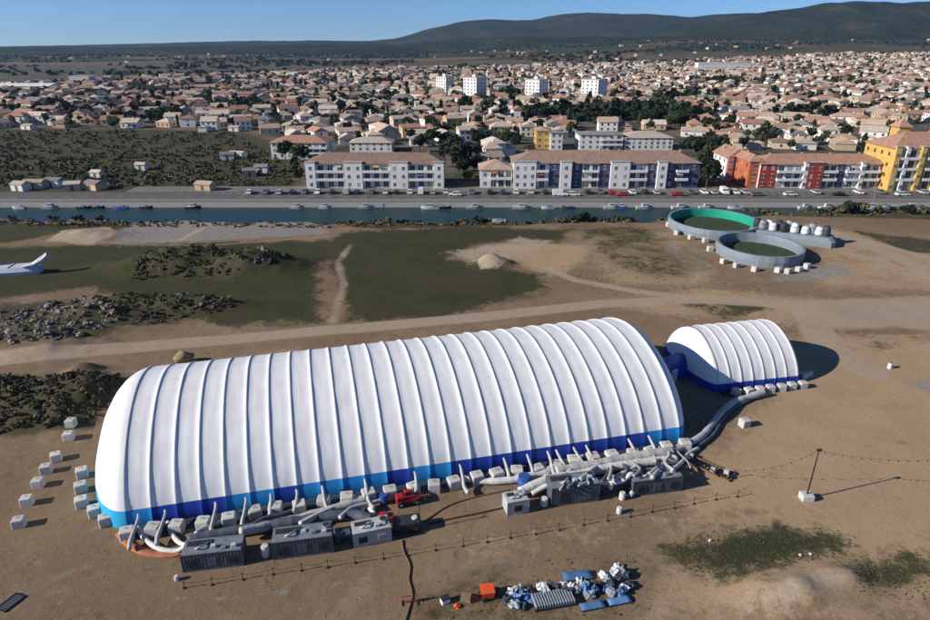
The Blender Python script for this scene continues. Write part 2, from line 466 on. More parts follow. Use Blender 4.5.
gme = grid_mesh("ground", GX, GY, fz.reshape(GX.shape))
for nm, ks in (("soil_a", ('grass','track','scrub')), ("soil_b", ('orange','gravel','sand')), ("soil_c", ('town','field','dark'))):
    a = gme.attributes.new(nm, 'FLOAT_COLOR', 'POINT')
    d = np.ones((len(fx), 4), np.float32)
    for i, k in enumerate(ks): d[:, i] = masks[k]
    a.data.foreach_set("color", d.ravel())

def ground_material():
    m, nt, b = new_mat("ground_soil"); L = nt.links; N = nt.nodes
    b.inputs["Roughness"].default_value = .95; b.inputs["Specular IOR Level"].default_value = .1
    geo = N.new("ShaderNodeNewGeometry")
    def noise(scale, detail=5, rough=.6, dist=0.0):
        n = N.new("ShaderNodeTexNoise"); n.inputs["Scale"].default_value = scale; n.inputs["Detail"].default_value = detail
        n.inputs["Roughness"].default_value = rough; n.inputs["Distortion"].default_value = dist
        L.new(geo.outputs["Position"], n.inputs["Vector"]); return n.outputs[0]
    def math_(op, a, c, clamp=False):
        n = N.new("ShaderNodeMath"); n.operation = op; n.use_clamp = clamp
        for i, v in enumerate((a, c)):
            if isinstance(v, (int, float)): n.inputs[i].default_value = v
            else: L.new(v, n.inputs[i])
        return n.outputs[0]
    def rng_(v, a, c, lo=0., hi=1.):
        n = N.new("ShaderNodeMapRange"); n.interpolation_type = 'SMOOTHSTEP'
        n.inputs[1].default_value, n.inputs[2].default_value, n.inputs[3].default_value, n.inputs[4].default_value = a, c, lo, hi
        L.new(v, n.inputs[0]); return n.outputs[0]
    def mix(f, a, c):
        n = N.new("ShaderNodeMix"); n.data_type = 'RGBA'
        L.new(f, n.inputs[0]) if not isinstance(f, float) else setattr(n.inputs[0], 'default_value', f)
        for s, v in ((6, a), (7, c)):
            if isinstance(v, tuple): n.inputs[s].default_value = (*v, 1)
            else: L.new(v, n.inputs[s])
        return n.outputs[2]
    def attr(nm):
        a = N.new("ShaderNodeAttribute"); a.attribute_name = nm
        s = N.new("ShaderNodeSeparateColor"); L.new(a.outputs["Color"], s.inputs[0]); return s.outputs
    A, B, Cc = attr("soil_a"), attr("soil_b"), attr("soil_c")
    nb, nm_, nf, nff = noise(.035, 6), noise(.16, 6, .65, .4), noise(.9, 6, .7), noise(4.5, 4, .7)
    brk = math_('ADD', math_('MULTIPLY', nm_, .55), math_('MULTIPLY', nf, .45))
    def edge(mask, k=1.0, w=.16):
        v = math_('ADD', mask, math_('MULTIPLY', math_('SUBTRACT', brk, .5), k*1.6))
        return math_('MULTIPLY', rng_(v, .5-w, .5+w), rng_(mask, 0.02, .12))
    soil = mix(rng_(nb, .35, .65), (.192,.130,.079), (.25,.178,.114))
    soil = mix(rng_(nm_, .35, .7), soil, (.185,.13,.085))
    soil = mix(rng_(nf, .52, .75), soil, (.25,.19,.135))
    soil = mix(math_('MULTIPLY', rng_(noise(.45, 7, .75, 1.0), .54, .70), .55), soil, (.062,.050,.038))
    soil = mix(math_('MULTIPLY', rng_(noise(.07, 8, .72, 1.5), .52, .66), .5), soil, (.28,.215,.15))
    soil = mix(math_('MULTIPLY', rng_(noise(.11, 7, .7, 2.0), .57, .68), .5), soil, (.085,.078,.070))
    col = mix(math_('MULTIPLY', edge(B[0]), .8), soil, mix(rng_(nm_, .3, .7), (.43,.30,.178), (.37,.265,.165)))
    grav = mix(rng_(nf, .3, .7), (.20,.185,.175), (.29,.27,.255))
    col = mix(math_('MULTIPLY', edge(B[1], 1.2), .85), col, grav)
    gr = mix(rng_(nm_, .3, .7), (.025,.035,.013), (.043,.047,.019))
    gr = mix(rng_(nb, .45, .68), gr, (.047,.042,.025))
    gr = mix(math_('MULTIPLY', rng_(nf, .5, .75), .6), gr, (.075,.060,.038))
    col = mix(math_('MULTIPLY', edge(A[0], 1.5, .22), .93), col, gr)
    sc = mix(rng_(nf, .35, .7), (.040,.040,.022), (.078,.070,.040))
    sc = mix(rng_(nm_, .5, .72), sc, (.075,.07,.035))
    col = mix(math_('MULTIPLY', edge(A[2], 1.2), .92), col, sc)
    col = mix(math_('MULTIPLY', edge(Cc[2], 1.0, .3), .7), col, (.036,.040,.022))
    sand = mix(rng_(nf, .3, .7), (.42,.34,.25), (.34,.27,.20))
    col = mix(math_('MULTIPLY', edge(B[2], 1.2), .9), col, sand)
    trk = mix(rng_(nf, .3, .7), (.385,.30,.22), (.325,.255,.19))
    col = mix(math_('MULTIPLY', edge(A[1], .55), .9), col, trk)
    # streets and gardens of the town
    tw = mix(rng_(noise(.03, 4), .4, .6), (.135,.118,.092), (.055,.055,.036))
    tw = mix(rng_(noise(.11, 3), .55, .65), tw, (.15,.138,.125))
    col = mix(Cc[0], col, tw)
    # fields and woods farther out
    mp = N.new("ShaderNodeMapping"); mp.inputs["Scale"].default_value = (.0032,.0026,0); mp.inputs["Rotation"].default_value = (0,0,.5)
    L.new(geo.outputs["Position"], mp.inputs[0])
    vo = N.new("ShaderNodeTexVoronoi"); vo.inputs["Scale"].default_value = 1.0; L.new(mp.outputs[0], vo.inputs["Vector"])
    sv = N.new("ShaderNodeSeparateColor"); L.new(vo.outputs["Color"], sv.inputs[0])
    cr = N.new("ShaderNodeValToRGB"); cr.color_ramp.interpolation = 'CONSTANT'
    for i, (p, c) in enumerate([(0,(.115,.078,.048)),(.2,(.065,.068,.032)),(.38,(.155,.105,.066)),(.5,(.048,.058,.027)),(.66,(.085,.072,.04)),(.78,(.13,.115,.062)),(.88,(.045,.056,.026))]):
        e = cr.color_ramp.elements[0] if i == 0 else cr.color_ramp.elements.new(p)
        e.position = p; e.color = (*c, 1)
    cr.color_ramp.elements.remove(cr.color_ramp.elements[-1]) if len(cr.color_ramp.elements) > 7 else None
    L.new(sv.outputs[0], cr.inputs[0])
    fld = mix(rng_(noise(.004, 5), .5, .58), cr.outputs[0], (.028,.034,.022))
    col = mix(math_('MULTIPLY', Cc[1], math_('SUBTRACT', 1.0, Cc[0])), col, fld)
    hs = N.new("ShaderNodeHueSaturation"); L.new(col, hs.inputs["Color"])
    L.new(rng_(nff, .25, .75, .82, 1.16), hs.inputs["Value"])
    L.new(hs.outputs[0], b.inputs["Base Color"])
    bp = N.new("ShaderNodeBump"); bp.inputs["Strength"].default_value = .4; bp.inputs["Distance"].default_value = .2
    L.new(math_('ADD', nf, math_('MULTIPLY', nff, .35)), bp.inputs["Height"]); L.new(bp.outputs[0], b.inputs["Normal"])
    return m
gme.materials.append(ground_material())
ground = bpy.data.objects.new("ground", gme); COL.objects.link(ground); tag(ground, kind='structure')

# canal water
def water_material():
    m, nt, b = new_mat("canal_water")
    b.inputs["Base Color"].default_value = (.018,.048,.048,1); b.inputs["Roughness"].default_value = .35; b.inputs["IOR"].default_value = 1.33
    n = nt.nodes.new("ShaderNodeTexNoise"); n.inputs["Scale"].default_value = 1.2; n.inputs["Detail"].default_value = 4
    g = nt.nodes.new("ShaderNodeNewGeometry"); nt.links.new(g.outputs["Position"], n.inputs["Vector"])
    bp = nt.nodes.new("ShaderNodeBump"); bp.inputs["Strength"].default_value = .35; bp.inputs["Distance"].default_value = .15
    nt.links.new(n.outputs[0], bp.inputs["Height"]); nt.links.new(bp.outputs[0], b.inputs["Normal"])
    return m
WZ = -1.15
w = MB(); w.quad((-900,178,WZ),(900,178,WZ),(900,CANAL_FAR+.05,WZ),(-900,CANAL_FAR+.05,WZ))
tag(w.build("canal_water", water_material()), kind='structure')

# far quay: retaining wall, promenade, road, pavement
q = MB(); q.box(-900,900,CANAL_FAR,CANAL_FAR+.5,-3.2,.16)
tag(q.build("quay_edge", M['kerb']), kind='structure')
q = MB(); q.quad((-900,CANAL_FAR+.5,.11),(900,CANAL_FAR+.5,.11),(900,212.5,.11),(-900,212.5,.11))
tag(q.build("quay_path", M['paving']), kind='structure')
q = MB(); q.box(-900,900,212.5,212.8,-.2,.18)
tag(q.build("kerb", M['kerb']), kind='structure')
q = MB(); q.quad((-900,212.8,.05),(900,212.8,.05),(900,224.6,.05),(-900,224.6,.05))
tag(q.build("road", M['asphalt']), kind='structure')
q = MB()
for x in range(-300, 300, 6): q.quad((x,217.0,.055),(x+2.6,217.0,.055),(x+2.6,217.16,.055),(x,217.16,.055))
for x in np.arange(-90, 150, 2.6): q.quad((x,220.6,.055),(x+.12,220.6,.055),(x+.12,224.4,.055),(x,224.4,.055))
tag(q.build("road_markings", M['paint']), kind='structure')
q = MB(); q.box(-120,190,224.6,224.9,-.2,.19); q.quad((-120,224.9,.15),(190,224.9,.15),(190,234,.15),(-120,234,.15))
tag(q.build("pavement", M['paving']), kind='structure')

# hills
def hill_material():
    m, nt, b = new_mat("wooded_hill"); L = nt.links
    b.inputs["Roughness"].default_value = 1; b.inputs["Specular IOR Level"].default_value = 0
    g = nt.nodes.new("ShaderNodeNewGeometry")
    n = nt.nodes.new("ShaderNodeTexNoise"); n.inputs["Scale"].default_value = .0045; n.inputs["Detail"].default_value = 8; n.inputs["Roughness"].default_value = .7
    L.new(g.outputs["Position"], n.inputs["Vector"])
    r = nt.nodes.new("ShaderNodeValToRGB")
    for i, (p, c) in enumerate([(.3,(.012,.020,.012)),(.55,(.034,.042,.022)),(.64,(.055,.052,.034)),(.74,(.13,.10,.065))]):
        e = r.color_ramp.elements[i] if i < 2 else r.color_ramp.elements.new(p)
        e.position = p; e.color = (*c, 1)
    L.new(n.outputs[0], r.inputs[0]); L.new(r.outputs[0], b.inputs["Base Color"])
    n2 = nt.nodes.new("ShaderNodeTexNoise"); n2.inputs["Scale"].default_value = .03; n2.inputs["Detail"].default_value = 5
    L.new(g.outputs["Position"], n2.inputs["Vector"])
    bp = nt.nodes.new("ShaderNodeBump"); bp.inputs["Strength"].default_value = .8; bp.inputs["Distance"].default_value = 14
    L.new(n2.outputs[0], bp.inputs["Height"]); L.new(bp.outputs[0], b.inputs["Normal"])
    return m
HM = hill_material()
def ridge(name, Y0, depth, prof, x0, x1, seed, nx=220, ny=40):
    """a wooded range: prof = (photo x, photo y of the skyline) pairs at distance Y0"""
    xs = np.linspace(x0, x1, nx)
    px = 465 + FPX*xs/(Y0*CP)
    sky_y = np.interp(px, [p[0] for p in prof], [p[1] for p in prof])
    top = CAM_H + Y0*(HOR - sky_y)/FPX*CP*CP
    base = height(xs, np.full(nx, Y0)) - 6
    top = np.maximum(top, base-10)
    ts = np.linspace(-1, 1, ny)
    X, T = np.meshgrid(xs, ts)
    Yg = Y0 + T*depth + 120*(fbm(X*.0011, T*1.5+9, seed)-.5)
    sh = np.cos(T*math.pi/2)**1.1
    nz = fbm(X*.0016, Yg*.0016, seed+3, 5)-.5
    Z = base[None,:] + (top-base)[None,:]*np.clip(sh*(1+nz*.9*(1-sh)), 0, 1.02) + sh*16*(fbm(X*.012, Yg*.012, seed+8, 3)-.6)
    me = grid_mesh(name, X, Yg, Z); me.materials.append(HM)
    o = bpy.data.objects.new(name, me); COL.objects.link(o); tag(o, kind='structure')
ridge("hills", 6500, 1500, [(-400,44),(-200,46),(0,46.5),(60,45.5),(100,44.5),(160,43),(240,41),(330,40.5),(370,41),(400,38),(430,29),(462,22),(490,19.5),(512,21),(530,20.5),(560,14.5),(585,13),(620,15),(640,14.5),(665,16.5),(685,18),(705,15),(730,14),(1300,12)], -7500, 8500, 3)
ridge("hills", 4300, 900, [(-400,52),(600,52),(650,34),(700,24),(735,17),(760,12),(790,9),(815,4),(850,2),(890,4),(930,2),(1000,-2),(1300,2)], 500, 5200, 11)
ridge("hills", 3900, 350, [(-400,60),(330,60),(380,46),(420,42),(480,38),(560,37),(640,37),(720,35),(800,32),(860,30),(930,31),(1100,28),(1300,30)], -900, 4800, 19)
ridge("hills", 3600, 500, [(-500,49),(-200,47.5),(0,48),(40,46.5),(80,47),(140,47),(200,45),(260,45),(330,45),(380,44),(420,50),(1300,70)], -4500, 200, 27)

# ------------------------------------------------------------------ inflatable halls
def profile(a, h, e, n=44):
    out = []
    for i in range(n+1):
        t = math.pi*i/n
        out.append((a*math.copysign(abs(math.cos(t))**e, math.cos(t)), h*math.sin(t)**e))
    return out
def prof_at(a, h, e, z):
    st = (max(z,0)/h)**(1/e); return a*math.sqrt(max(0, 1-st*st))**e
class Hall:
    def __init__(s, x0, y0, th, a, h, e, Lg, bays, bl, br, skirt, amp):
        s.x0,s.y0,s.th,s.a,s.h,s.e,s.L,s.bays,s.bl,s.br,s.skirt,s.amp = x0,y0,th,a,h,e,Lg,bays,bl,br,skirt,amp
        s.d = Vector((math.cos(th), math.sin(th), 0)); s.n = Vector((-math.sin(th), math.cos(th), 0))
        s.c = Vector((x0,y0,0)) + s.d*Lg/2 + s.n*a
    def w(s, along, off, z=0.0):
        """world point: along the near long side from its left corner, off = metres out from the near wall towards the camera"""
        return Vector((s.x0,s.y0,z)) + s.d*along - s.n*off
    def build(s, name, label, cat, skirt_mats, amp_seed=0):
        root = thing(name, label, cat, s.c, s.th)
        a, h, e, Lh = s.a, s.h, s.e, s.L/2
        zs = s.skirt
        # profile with a break exactly at the top of the skirt
        up = []
        t0 = math.asin((zs/h)**(1/e))
        nt = 40
        for i in range(nt+1):
            t = t0 + (math.pi-2*t0)*i/nt
            up.append((-a*math.copysign(abs(math.cos(t))**e, math.cos(t)), h*math.sin(t)**e))
        def normal(P, i):
            p, q = P[max(i-1,0)], P[min(i+1,len(P)-1)]
            dx, dz = q[0]-p[0], q[1]-p[1]; l = math.hypot(dx,dz)
            return (-dz/l, dx/l)
        K = 14
        bw = s.L/s.bays
        rnd = random.Random(amp_seed)
        # each bay billows between two straps
        shell = MB()
        sag = [[rnd.uniform(.8,1.2) for _ in range(nt+1)] for _ in range(s.bays)]
        for b in range(s.bays):
            base = len(shell.v)
            for i in range(nt+1):
                y, z = up[i]; nx, nz = normal(up, i)
                for k in range(K+1):
                    u = k/K
                    bul = abs(2*u-1)**5
                    wr = .03*mn.noise(Vector(((b+u)*1.6, i*.35, amp_seed+3))) + .045*mn.noise(Vector(((b+u)*4.1, i*.22, amp_seed+9)))*.4
                    o = s.amp*bul*(.9+.1*sag[b][i]) + wr*(1-bul)
                    shell.v.append((-Lh + (b+u)*bw, y+nx*o, z+nz*o))
            for i in range(nt):
                for k in range(K):
                    p = base+i*(K+1)+k
                    shell.f.append((p, p+1, p+K+2, p+K+1)); shell.m.append(0)
        shell.build("roof_cover", M['pvc'], root, True)
        # dark strap lying in each seam
        for b in range(s.bays+1):
            st = MB(); x = -Lh + b*bw
            for i in range(nt):
                (y0,z0),(y1,z1) = up[i], up[i+1]
                n0, n1 = normal(up,i), normal(up,i+1)
                o = s.amp+.012; sw = .05
                st.quad((x-sw,y0+n0[0]*o,z0+n0[1]*o),(x+sw,y0+n0[0]*o,z0+n0[1]*o),(x+sw,y1+n1[0]*o,z1+n1[1]*o),(x-sw,y1+n1[0]*o,z1+n1[1]*o))
            st.build("seam_strap", M['pvc_seam'], root)
        # skirt panels on both long sides
        for side in (-1, 1):
            for b in range(s.bays):
                mb = MB(); rows = 6
                for r in range(rows+1):
                    z = zs*r/rows
                    y = prof_at(a,h,e,z)
                    for k in range(K+1):
                        u = k/K; bul = abs(2*u-1)**5
                        o = s.amp*bul*(.55+.45*r/rows)
                        mb.v.append((-Lh+(b+u)*bw, side*(y+o), z))
                for r in range(rows):
                    for k in range(K):
                        p = r*(K+1)+k
                        f = (p,p+1,p+K+2,p+K+1)
                        mb.f.append(f if side < 0 else f[::-1]); mb.m.append(0)
                mb.build("skirt_panel", M[skirt_mats(b)], root, True)
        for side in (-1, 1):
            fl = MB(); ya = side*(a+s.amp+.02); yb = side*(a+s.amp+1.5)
            fl.box(-Lh, Lh, min(ya,yb), max(ya,yb), -.1, .10); fl.build('painted_base_shade', M['darktarp'], root)  # near-black strip
        # rounded ends
        for side, bb in ((-1, s.bl), (1, s.br)):
            nphi = 40
            zl = [zs + (h-zs)*(1-(1-j/20)**1.9) for j in range(21)]
            def pt(z, j):
                f = prof_at(a,h,e,z)/a
                ph = -math.pi/2 + math.pi*j/nphi
                pu = (j*8/nphi) % 1.0
                bl_ = 1 + (.030*(1-(2*pu-1)**2)**.6 if s.amp else 0)*(1-z/h*.6) + .012*mn.noise(Vector((j*.4, z*.5, 5+side)))
                return (side*(Lh + bb*(f**.85)*math.cos(ph)*bl_), a*f*math.sin(ph)*(1+.0*bl_), z)
            cap = MB()
            for z in zl:
                for j in range(nphi+1): cap.v.append(pt(z, j))
            for r in range(20):
                for j in range(nphi):
                    p = r*(nphi+1)+j; f = (p,p+1,p+nphi+2,p+nphi+1)
                    cap.f.append(f if side > 0 else f[::-1]); cap.m.append(0)
            cap.build("end_wall", M['pvc'], root, True)
            for seg in range(8):
                sk = MB(); j0 = seg*5
                for r in range(5):
                    for j in range(6): sk.v.append(pt(zs*r/4, j0+j))
                for r in range(4):
                    for j in range(5):
                        p = r*6+j; f = (p,p+1,p+7,p+6)
                        sk.f.append(f if side > 0 else f[::-1]); sk.m.append(0)
                sk.build("skirt_panel", M['cyan' if (side < 0 and s.L > 30) else skirt_mats(0 if side < 0 else s.bays-1)], root, True)
        return root
seqA = "A R R R A A R A A A A R A A R R R R R R R R R R A A".split()
big = Hall(-36.2, 54.57, .2490, 14.84, 9.98, 1.10, 66.2, 26, 5.4, 3.8, 1.95, .15)
big_root = big.build("inflatable_hall", "long white inflatable hall with blue skirt, the larger of the two halls", "hall",
                     lambda b: {'A':'azure','R':'royal'}[seqA[b]], 1)
sml = Hall(37.83, 83.76, .200, 7.72, 6.85, 1.12, 13.3, 7, 2.2, 1.9, 1.25, .11)
sml_root = sml.build("inflatable_hall", "short white inflatable hall half shaded by the bigger hall's end", "hall", lambda b: 'royal', 2)

# covered passage between the halls
pc0 = big.c + big.d*(big.L/2+big.br*.8); pc1 = sml.c - sml.d*(sml.L/2+sml.bl*.7)
tn = thing("connecting_tunnel", "low blue fabric tunnel linking the large hall's end with the small hall", "tunnel", (pc0+pc1)/2, math.atan2((pc1-pc0).y,(pc1-pc0).x))
ln = (pc1-pc0).length
mb = MB(); n = 14; K = 12
for k in range(K+1):
    for i in range(n+1):
        t = math.pi*i/n
        r = 1 + .06*abs(math.sin(k*math.pi/2))
        mb.v.append((-ln/2 + ln*k/K, 1.9*math.cos(t)*r, 2.9*math.sin(t)**.8*r))
for k in range(K):
    for i in range(n):
        p = k*(n+1)+i; mb.f.append((p,p+n+1,p+n+2,p+1)); mb.m.append(0)
mb.build("tunnel_skin", M['royal'], tn, True)
mb = MB(); mb.box(-.6,.6,-2.1,-1.85,0,2.1); mb.build("door", M['ductw'], tn)

# ------------------------------------------------------------------ ballast blocks
def make_block(wd=1.15, dp=1.05, h=1.05):
    root = thing("ballast_block", "x", "ballast block")
    mb = MB(); mb.bbox(-wd/2,wd/2,-dp/2,dp/2,0,h,.07)
    mb.box(-wd/2-.004,wd/2+.004,-.06,.06,.12,.30)
    mb.build("block", M['concrete'], root)
    g = MB(); g.tube([(-.14,0,h-.02),(-.14,0,h+.12),(0,0,h+.18),(.14,0,h+.12),(.14,0,h-.02)], .025, 6)
    g.build("lifting_loop", M['rust'], root)
    return root
proto_block = make_block()
_first = [True]
def block(x, y, rz, label, group, sc=1.0):
    o = proto_block if _first[0] else copy_tree(proto_block)
    _first[0] = False
    o.location = (x, y, hz(x,y)-.03); o.rotation_euler.z = rz; o.scale = (sc,)*3
    tag(o, label, "ballast block", group)
    return o
nB = 27
for i in range(nB):
    al = .4 + (big.L-.6)*i/(nB-1)
    p = big.w(al+random.uniform(-.2,.2), 1.7+random.uniform(-.2,.35))
    block(p.x, p.y, big.th+random.uniform(-.25,.25), f"ballast block along the large hall's blue front, {ORD[i]} from its left corner", "ballast blocks along the large hall", random.uniform(1.15,1.32))
for i in range(27):
    p = big.w(.4+(big.L-.6)*i/26, -2*big.a-1.7)
    if i in (25, 26): block(p.x, p.y, big.th, f"ballast block behind the large hall's right end, {'inner' if i==25 else 'outer'} one", "ballast blocks along the large hall")
for i, (px, py) in enumerate([(88,476),(87,491),(88,506),(101,515),(112,524)]):
    x, y = at(px, py); block(x-.6, y, .5, f"ballast block against the large hall's cyan left end, {ORD[i]} towards the camera", "ballast blocks round the left end", 1.1)
for i, (px, py) in enumerate([(73,430),(70,441),(57,460),(47,472),(39,486),(28,504),(20,526)]):
    x, y = at(px, py); block(x, y, random.uniform(-.2,.5), f"loose ballast block in the row left of the large hall, {ORD[i]} towards the camera", "loose ballast blocks left of the hall", 1.02)
for i in range(7):
    p = sml.w(2.2+(sml.L-2.2)*i/6, 1.3+random.uniform(-.1,.2))
    block(p.x, p.y, sml.th+random.uniform(-.2,.2), f"ballast block along the small hall's front, {ORD[i]} from its left end", "ballast blocks along the small hall", 1.0)
for i, (px, py) in enumerate([(695,438),(672,440)]):
    pass
for (px, py, lb, sc) in [(744,426,"lone pale ballast block on bare soil right of the dark tunnel shadow",1.1),(803,378,"ballast block at the tip of the small hall's shadow, left of a pair",.9),
                         (808,376,"ballast block at the tip of the small hall's shadow, right of a pair",.9)]:
    x, y = at(px, py); block(x, y, .3, lb, "scattered ballast blocks", sc)
# ------------------------------------------------------------------ air ducts
def curve_pts(P, n=8):
    P = [Vector(p) for p in P]; out = []
    for i in range(len(P)-1):
        p0, p1, p2, p3 = P[max(i-1,0)], P[i], P[i+1], P[min(i+2,len(P)-1)]
        for k in range(n):
            t = k/n
            out.append(.5*((2*p1)+(p2-p0)*t+(2*p0-5*p1+4*p2-p3)*t*t+(3*p1-p0-3*p2+p3)*t**3))
    out.append(P[-1]); return out
def duct(name, label, P, r, m, group=None, cat="air duct", ribs=True, n=10):
    pts = curve_pts(P, 8)
    # wrinkled fabric tube: resample and let the radius pulse
    dense = []
    for a, b in zip(pts[:-1], pts[1:]):
        k = max(1, int((b-a).length/.16))
        dense += [a.lerp(b, j/k) for j in range(k)]
    dense.append(pts[-1])
    rr = []
    for i, p in enumerate(dense):
        f = 1 + ((.018*math.sin(i*1.9) + .16*mn.noise(p*.9)) if ribs else 0)
        rr.append((r if not isinstance(r, tuple) else r[0]+(r[1]-r[0])*i/len(dense))*f)
    mb = MB(); mb.tube(dense, rr, n)
    return tag(mb.build(name, m, None, True), label, cat, group)
def gpt(px, py, z): x, y = at(px, py, z); return (x, y, z)
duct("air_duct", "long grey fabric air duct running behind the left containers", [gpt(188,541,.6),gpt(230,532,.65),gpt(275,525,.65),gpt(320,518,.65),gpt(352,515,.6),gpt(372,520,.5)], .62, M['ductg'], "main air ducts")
duct("air_duct", "second grey air duct lying between the left containers and the ballast blocks", [gpt(240,532,1.4),gpt(285,522,.5),gpt(330,510,.5),gpt(362,500,.5),gpt(372,496,.5)], .5, M['duct'], "main air ducts")
duct("air_duct", "pale slack air duct lying on soil before the middle of the hall", [gpt(462,478,.35),gpt(480,481,.4),gpt(510,480,.45),gpt(540,474,.5),gpt(560,466,.6)], (.35,.6), M['ductw'], "main air ducts")
duct("air_duct", "thick pale air duct along the right containers, nearest the hall", [gpt(556,472,.8),gpt(590,466,.8),gpt(625,459,.8),gpt(655,454,.8),gpt(672,452,.7)], .66, M['duct'], "main air ducts")
duct("air_duct", "dusty white air duct draped over the right containers' back edge", [gpt(520,492,.8),gpt(548,480,1.2),gpt(580,474,1.0),gpt(612,467,1.1),gpt(648,462,1.0),gpt(676,459,.9)], .55, M['ductw'], "main air ducts")
duct("air_duct", "long pale air duct curving from the right containers through shadow to the small hall", [gpt(660,453,.5),gpt(684,446,.5),gpt(702,436,.5),gpt(713,423,.5),gpt(722,412,.5),gpt(735,402,.5),gpt(752,396,.6),gpt(764,392,.8)], .48, M['duct'], "main air ducts")
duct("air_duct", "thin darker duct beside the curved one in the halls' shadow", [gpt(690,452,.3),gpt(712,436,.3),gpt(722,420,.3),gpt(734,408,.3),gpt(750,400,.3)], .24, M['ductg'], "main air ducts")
hose_px = [(138,1),(165,1),(216,1),(246,1),(271,0),(297,0),(322,1),(365,1),(414,0),(460,1),(504,0),(527,0),(548,1),(556,1),(574,1),(586,0),(628,0),(648,0)]
for i, (px, long_) in enumerate(hose_px):
    # along-distance of the hall where this pixel column meets the wall foot
    best = min(((abs(proj(*big.w(al, .2, 1.6))[0]-px), al) for al in np.linspace(0, big.L, 400)))[1]
    k = random.uniform(-.4,.5)
    P = [tuple(big.w(best, .12, 1.75)), tuple(big.w(best+.05, .6, 1.5)), tuple(big.w(best+k*.4, 1.6+.5, 1.15))]
    if long_: P += [tuple(big.w(best+k, 3.1, .75)), tuple(big.w(best+k*1.5+.3, 4.2, .7))]
    else: P += [tuple(big.w(best+k, 2.7, .9))]
    duct("inflation_hose", f"inflation hose on the large hall's blue skirt, {in_words(i, len(hose_px))} of its row", P, (.13,.26), M['duct'], "inflation hoses on the hall front", "hose", True, 8)
for i, (P_, r_, m_) in enumerate([
    ([(196,534,.8),(206,528,.6),(222,522,.5),(244,517,.4)], .28, 'duct'), ([(250,530,1.3),(262,520,.9),(284,514,.6),(300,507,.5)], .3, 'ductg'),
    ([(300,524,1.3),(318,515,1.0),(340,505,.6),(356,497,.5)], .3, 'ductw'), ([(340,518,1.0),(352,508,.9),(372,503,.6),(390,498,.4)], .26, 'duct'),
    ([(532,494,.6),(546,486,1.2),(560,480,1.6),(572,470,1.0)], .3, 'ductw'), ([(580,480,2.6),(590,472,2.0),(602,464,.9),(612,458,.5)], .27, 'duct'),
    ([(610,488,1.4),(618,476,1.6),(634,468,1.4),(640,458,.6)], .26, 'ductw'), ([(652,478,2.3),(660,468,2.0),(668,458,.9),(676,448,.5)], .27, 'duct'),
    ([(545,478,.5),(556,468,.5),(570,462,.5),(584,456,.4)], .3, 'duct'), ([(672,470,2.2),(682,462,1.4),(688,454,.6),(698,448,.3)], .22, 'ductw')]):
    duct("branch_duct", f"short branch duct joining containers and hall front, {in_words(i,10)} of the bundle", [gpt(*p) for p in P_], r_, M[m_], "branch ducts behind the containers")
rt = random.Random(21)
for i in range(12):
    u = (i+.5)/12; px = 556+u*128+rt.uniform(-4,4); yb = 476-u*24
    P_ = [gpt(px-rt.uniform(-6,8), yb-rt.uniform(4,10), .4), gpt(px+rt.uniform(-5,5), yb, rt.uniform(.9,1.5)), gpt(px+rt.uniform(-6,8), yb+8, rt.uniform(1.8,2.6)), gpt(px+rt.uniform(-8,10), yb+15, rt.uniform(2.3,2.7))]
    duct("tangled_hose", f"grey hose in the tangle over the right containers, {in_words(i,12)}", P_, rt.uniform(.10,.19), M[rt.choice(['duct','ductg','fan'])], "tangled hoses over the right containers", "hose")
duct("ground_hose", "white hose looping from the hall's left corner to the first container", [gpt(138,528,.4),gpt(146,540,.25),gpt(160,549,.25),gpt(176,551,.3),gpt(186,546,.9)], .27, M['ductw'], "hoses on the ground", "hose")
duct("ground_hose", "shorter white hose dropping to the first container's back corner", [gpt(168,522,.6),gpt(172,534,.3),gpt(180,543,.4),gpt(188,545,1.0)], .26, M['ductw'], "hoses on the ground", "hose")
duct("ground_hose", "white coiled hose beside the red machine", [gpt(356,511,.3),gpt(366,518,.3),gpt(374,513,.3),gpt(366,507,.3),gpt(360,511,.3)], .26, M['ductw'], "hoses on the ground", "hose")
duct("ground_hose", "pale hose trailing off the right containers' middle gap", [gpt(592,480,2.3),gpt(606,483,1.5),gpt(622,481,1.8),gpt(632,474,2.4),gpt(636,486,.9),gpt(630,496,.3)], .26, M['ductw'], "hoses on the ground", "hose")
duct("orange_sleeve", "flattened orange fabric sleeve lying at the hall's left corner", [gpt(119,533,.12),gpt(132,546,.14),gpt(150,553,.14),gpt(172,554,.12),gpt(182,552,.1)], .42, M['orange_tarp'], None, "sleeve").scale.z = .5

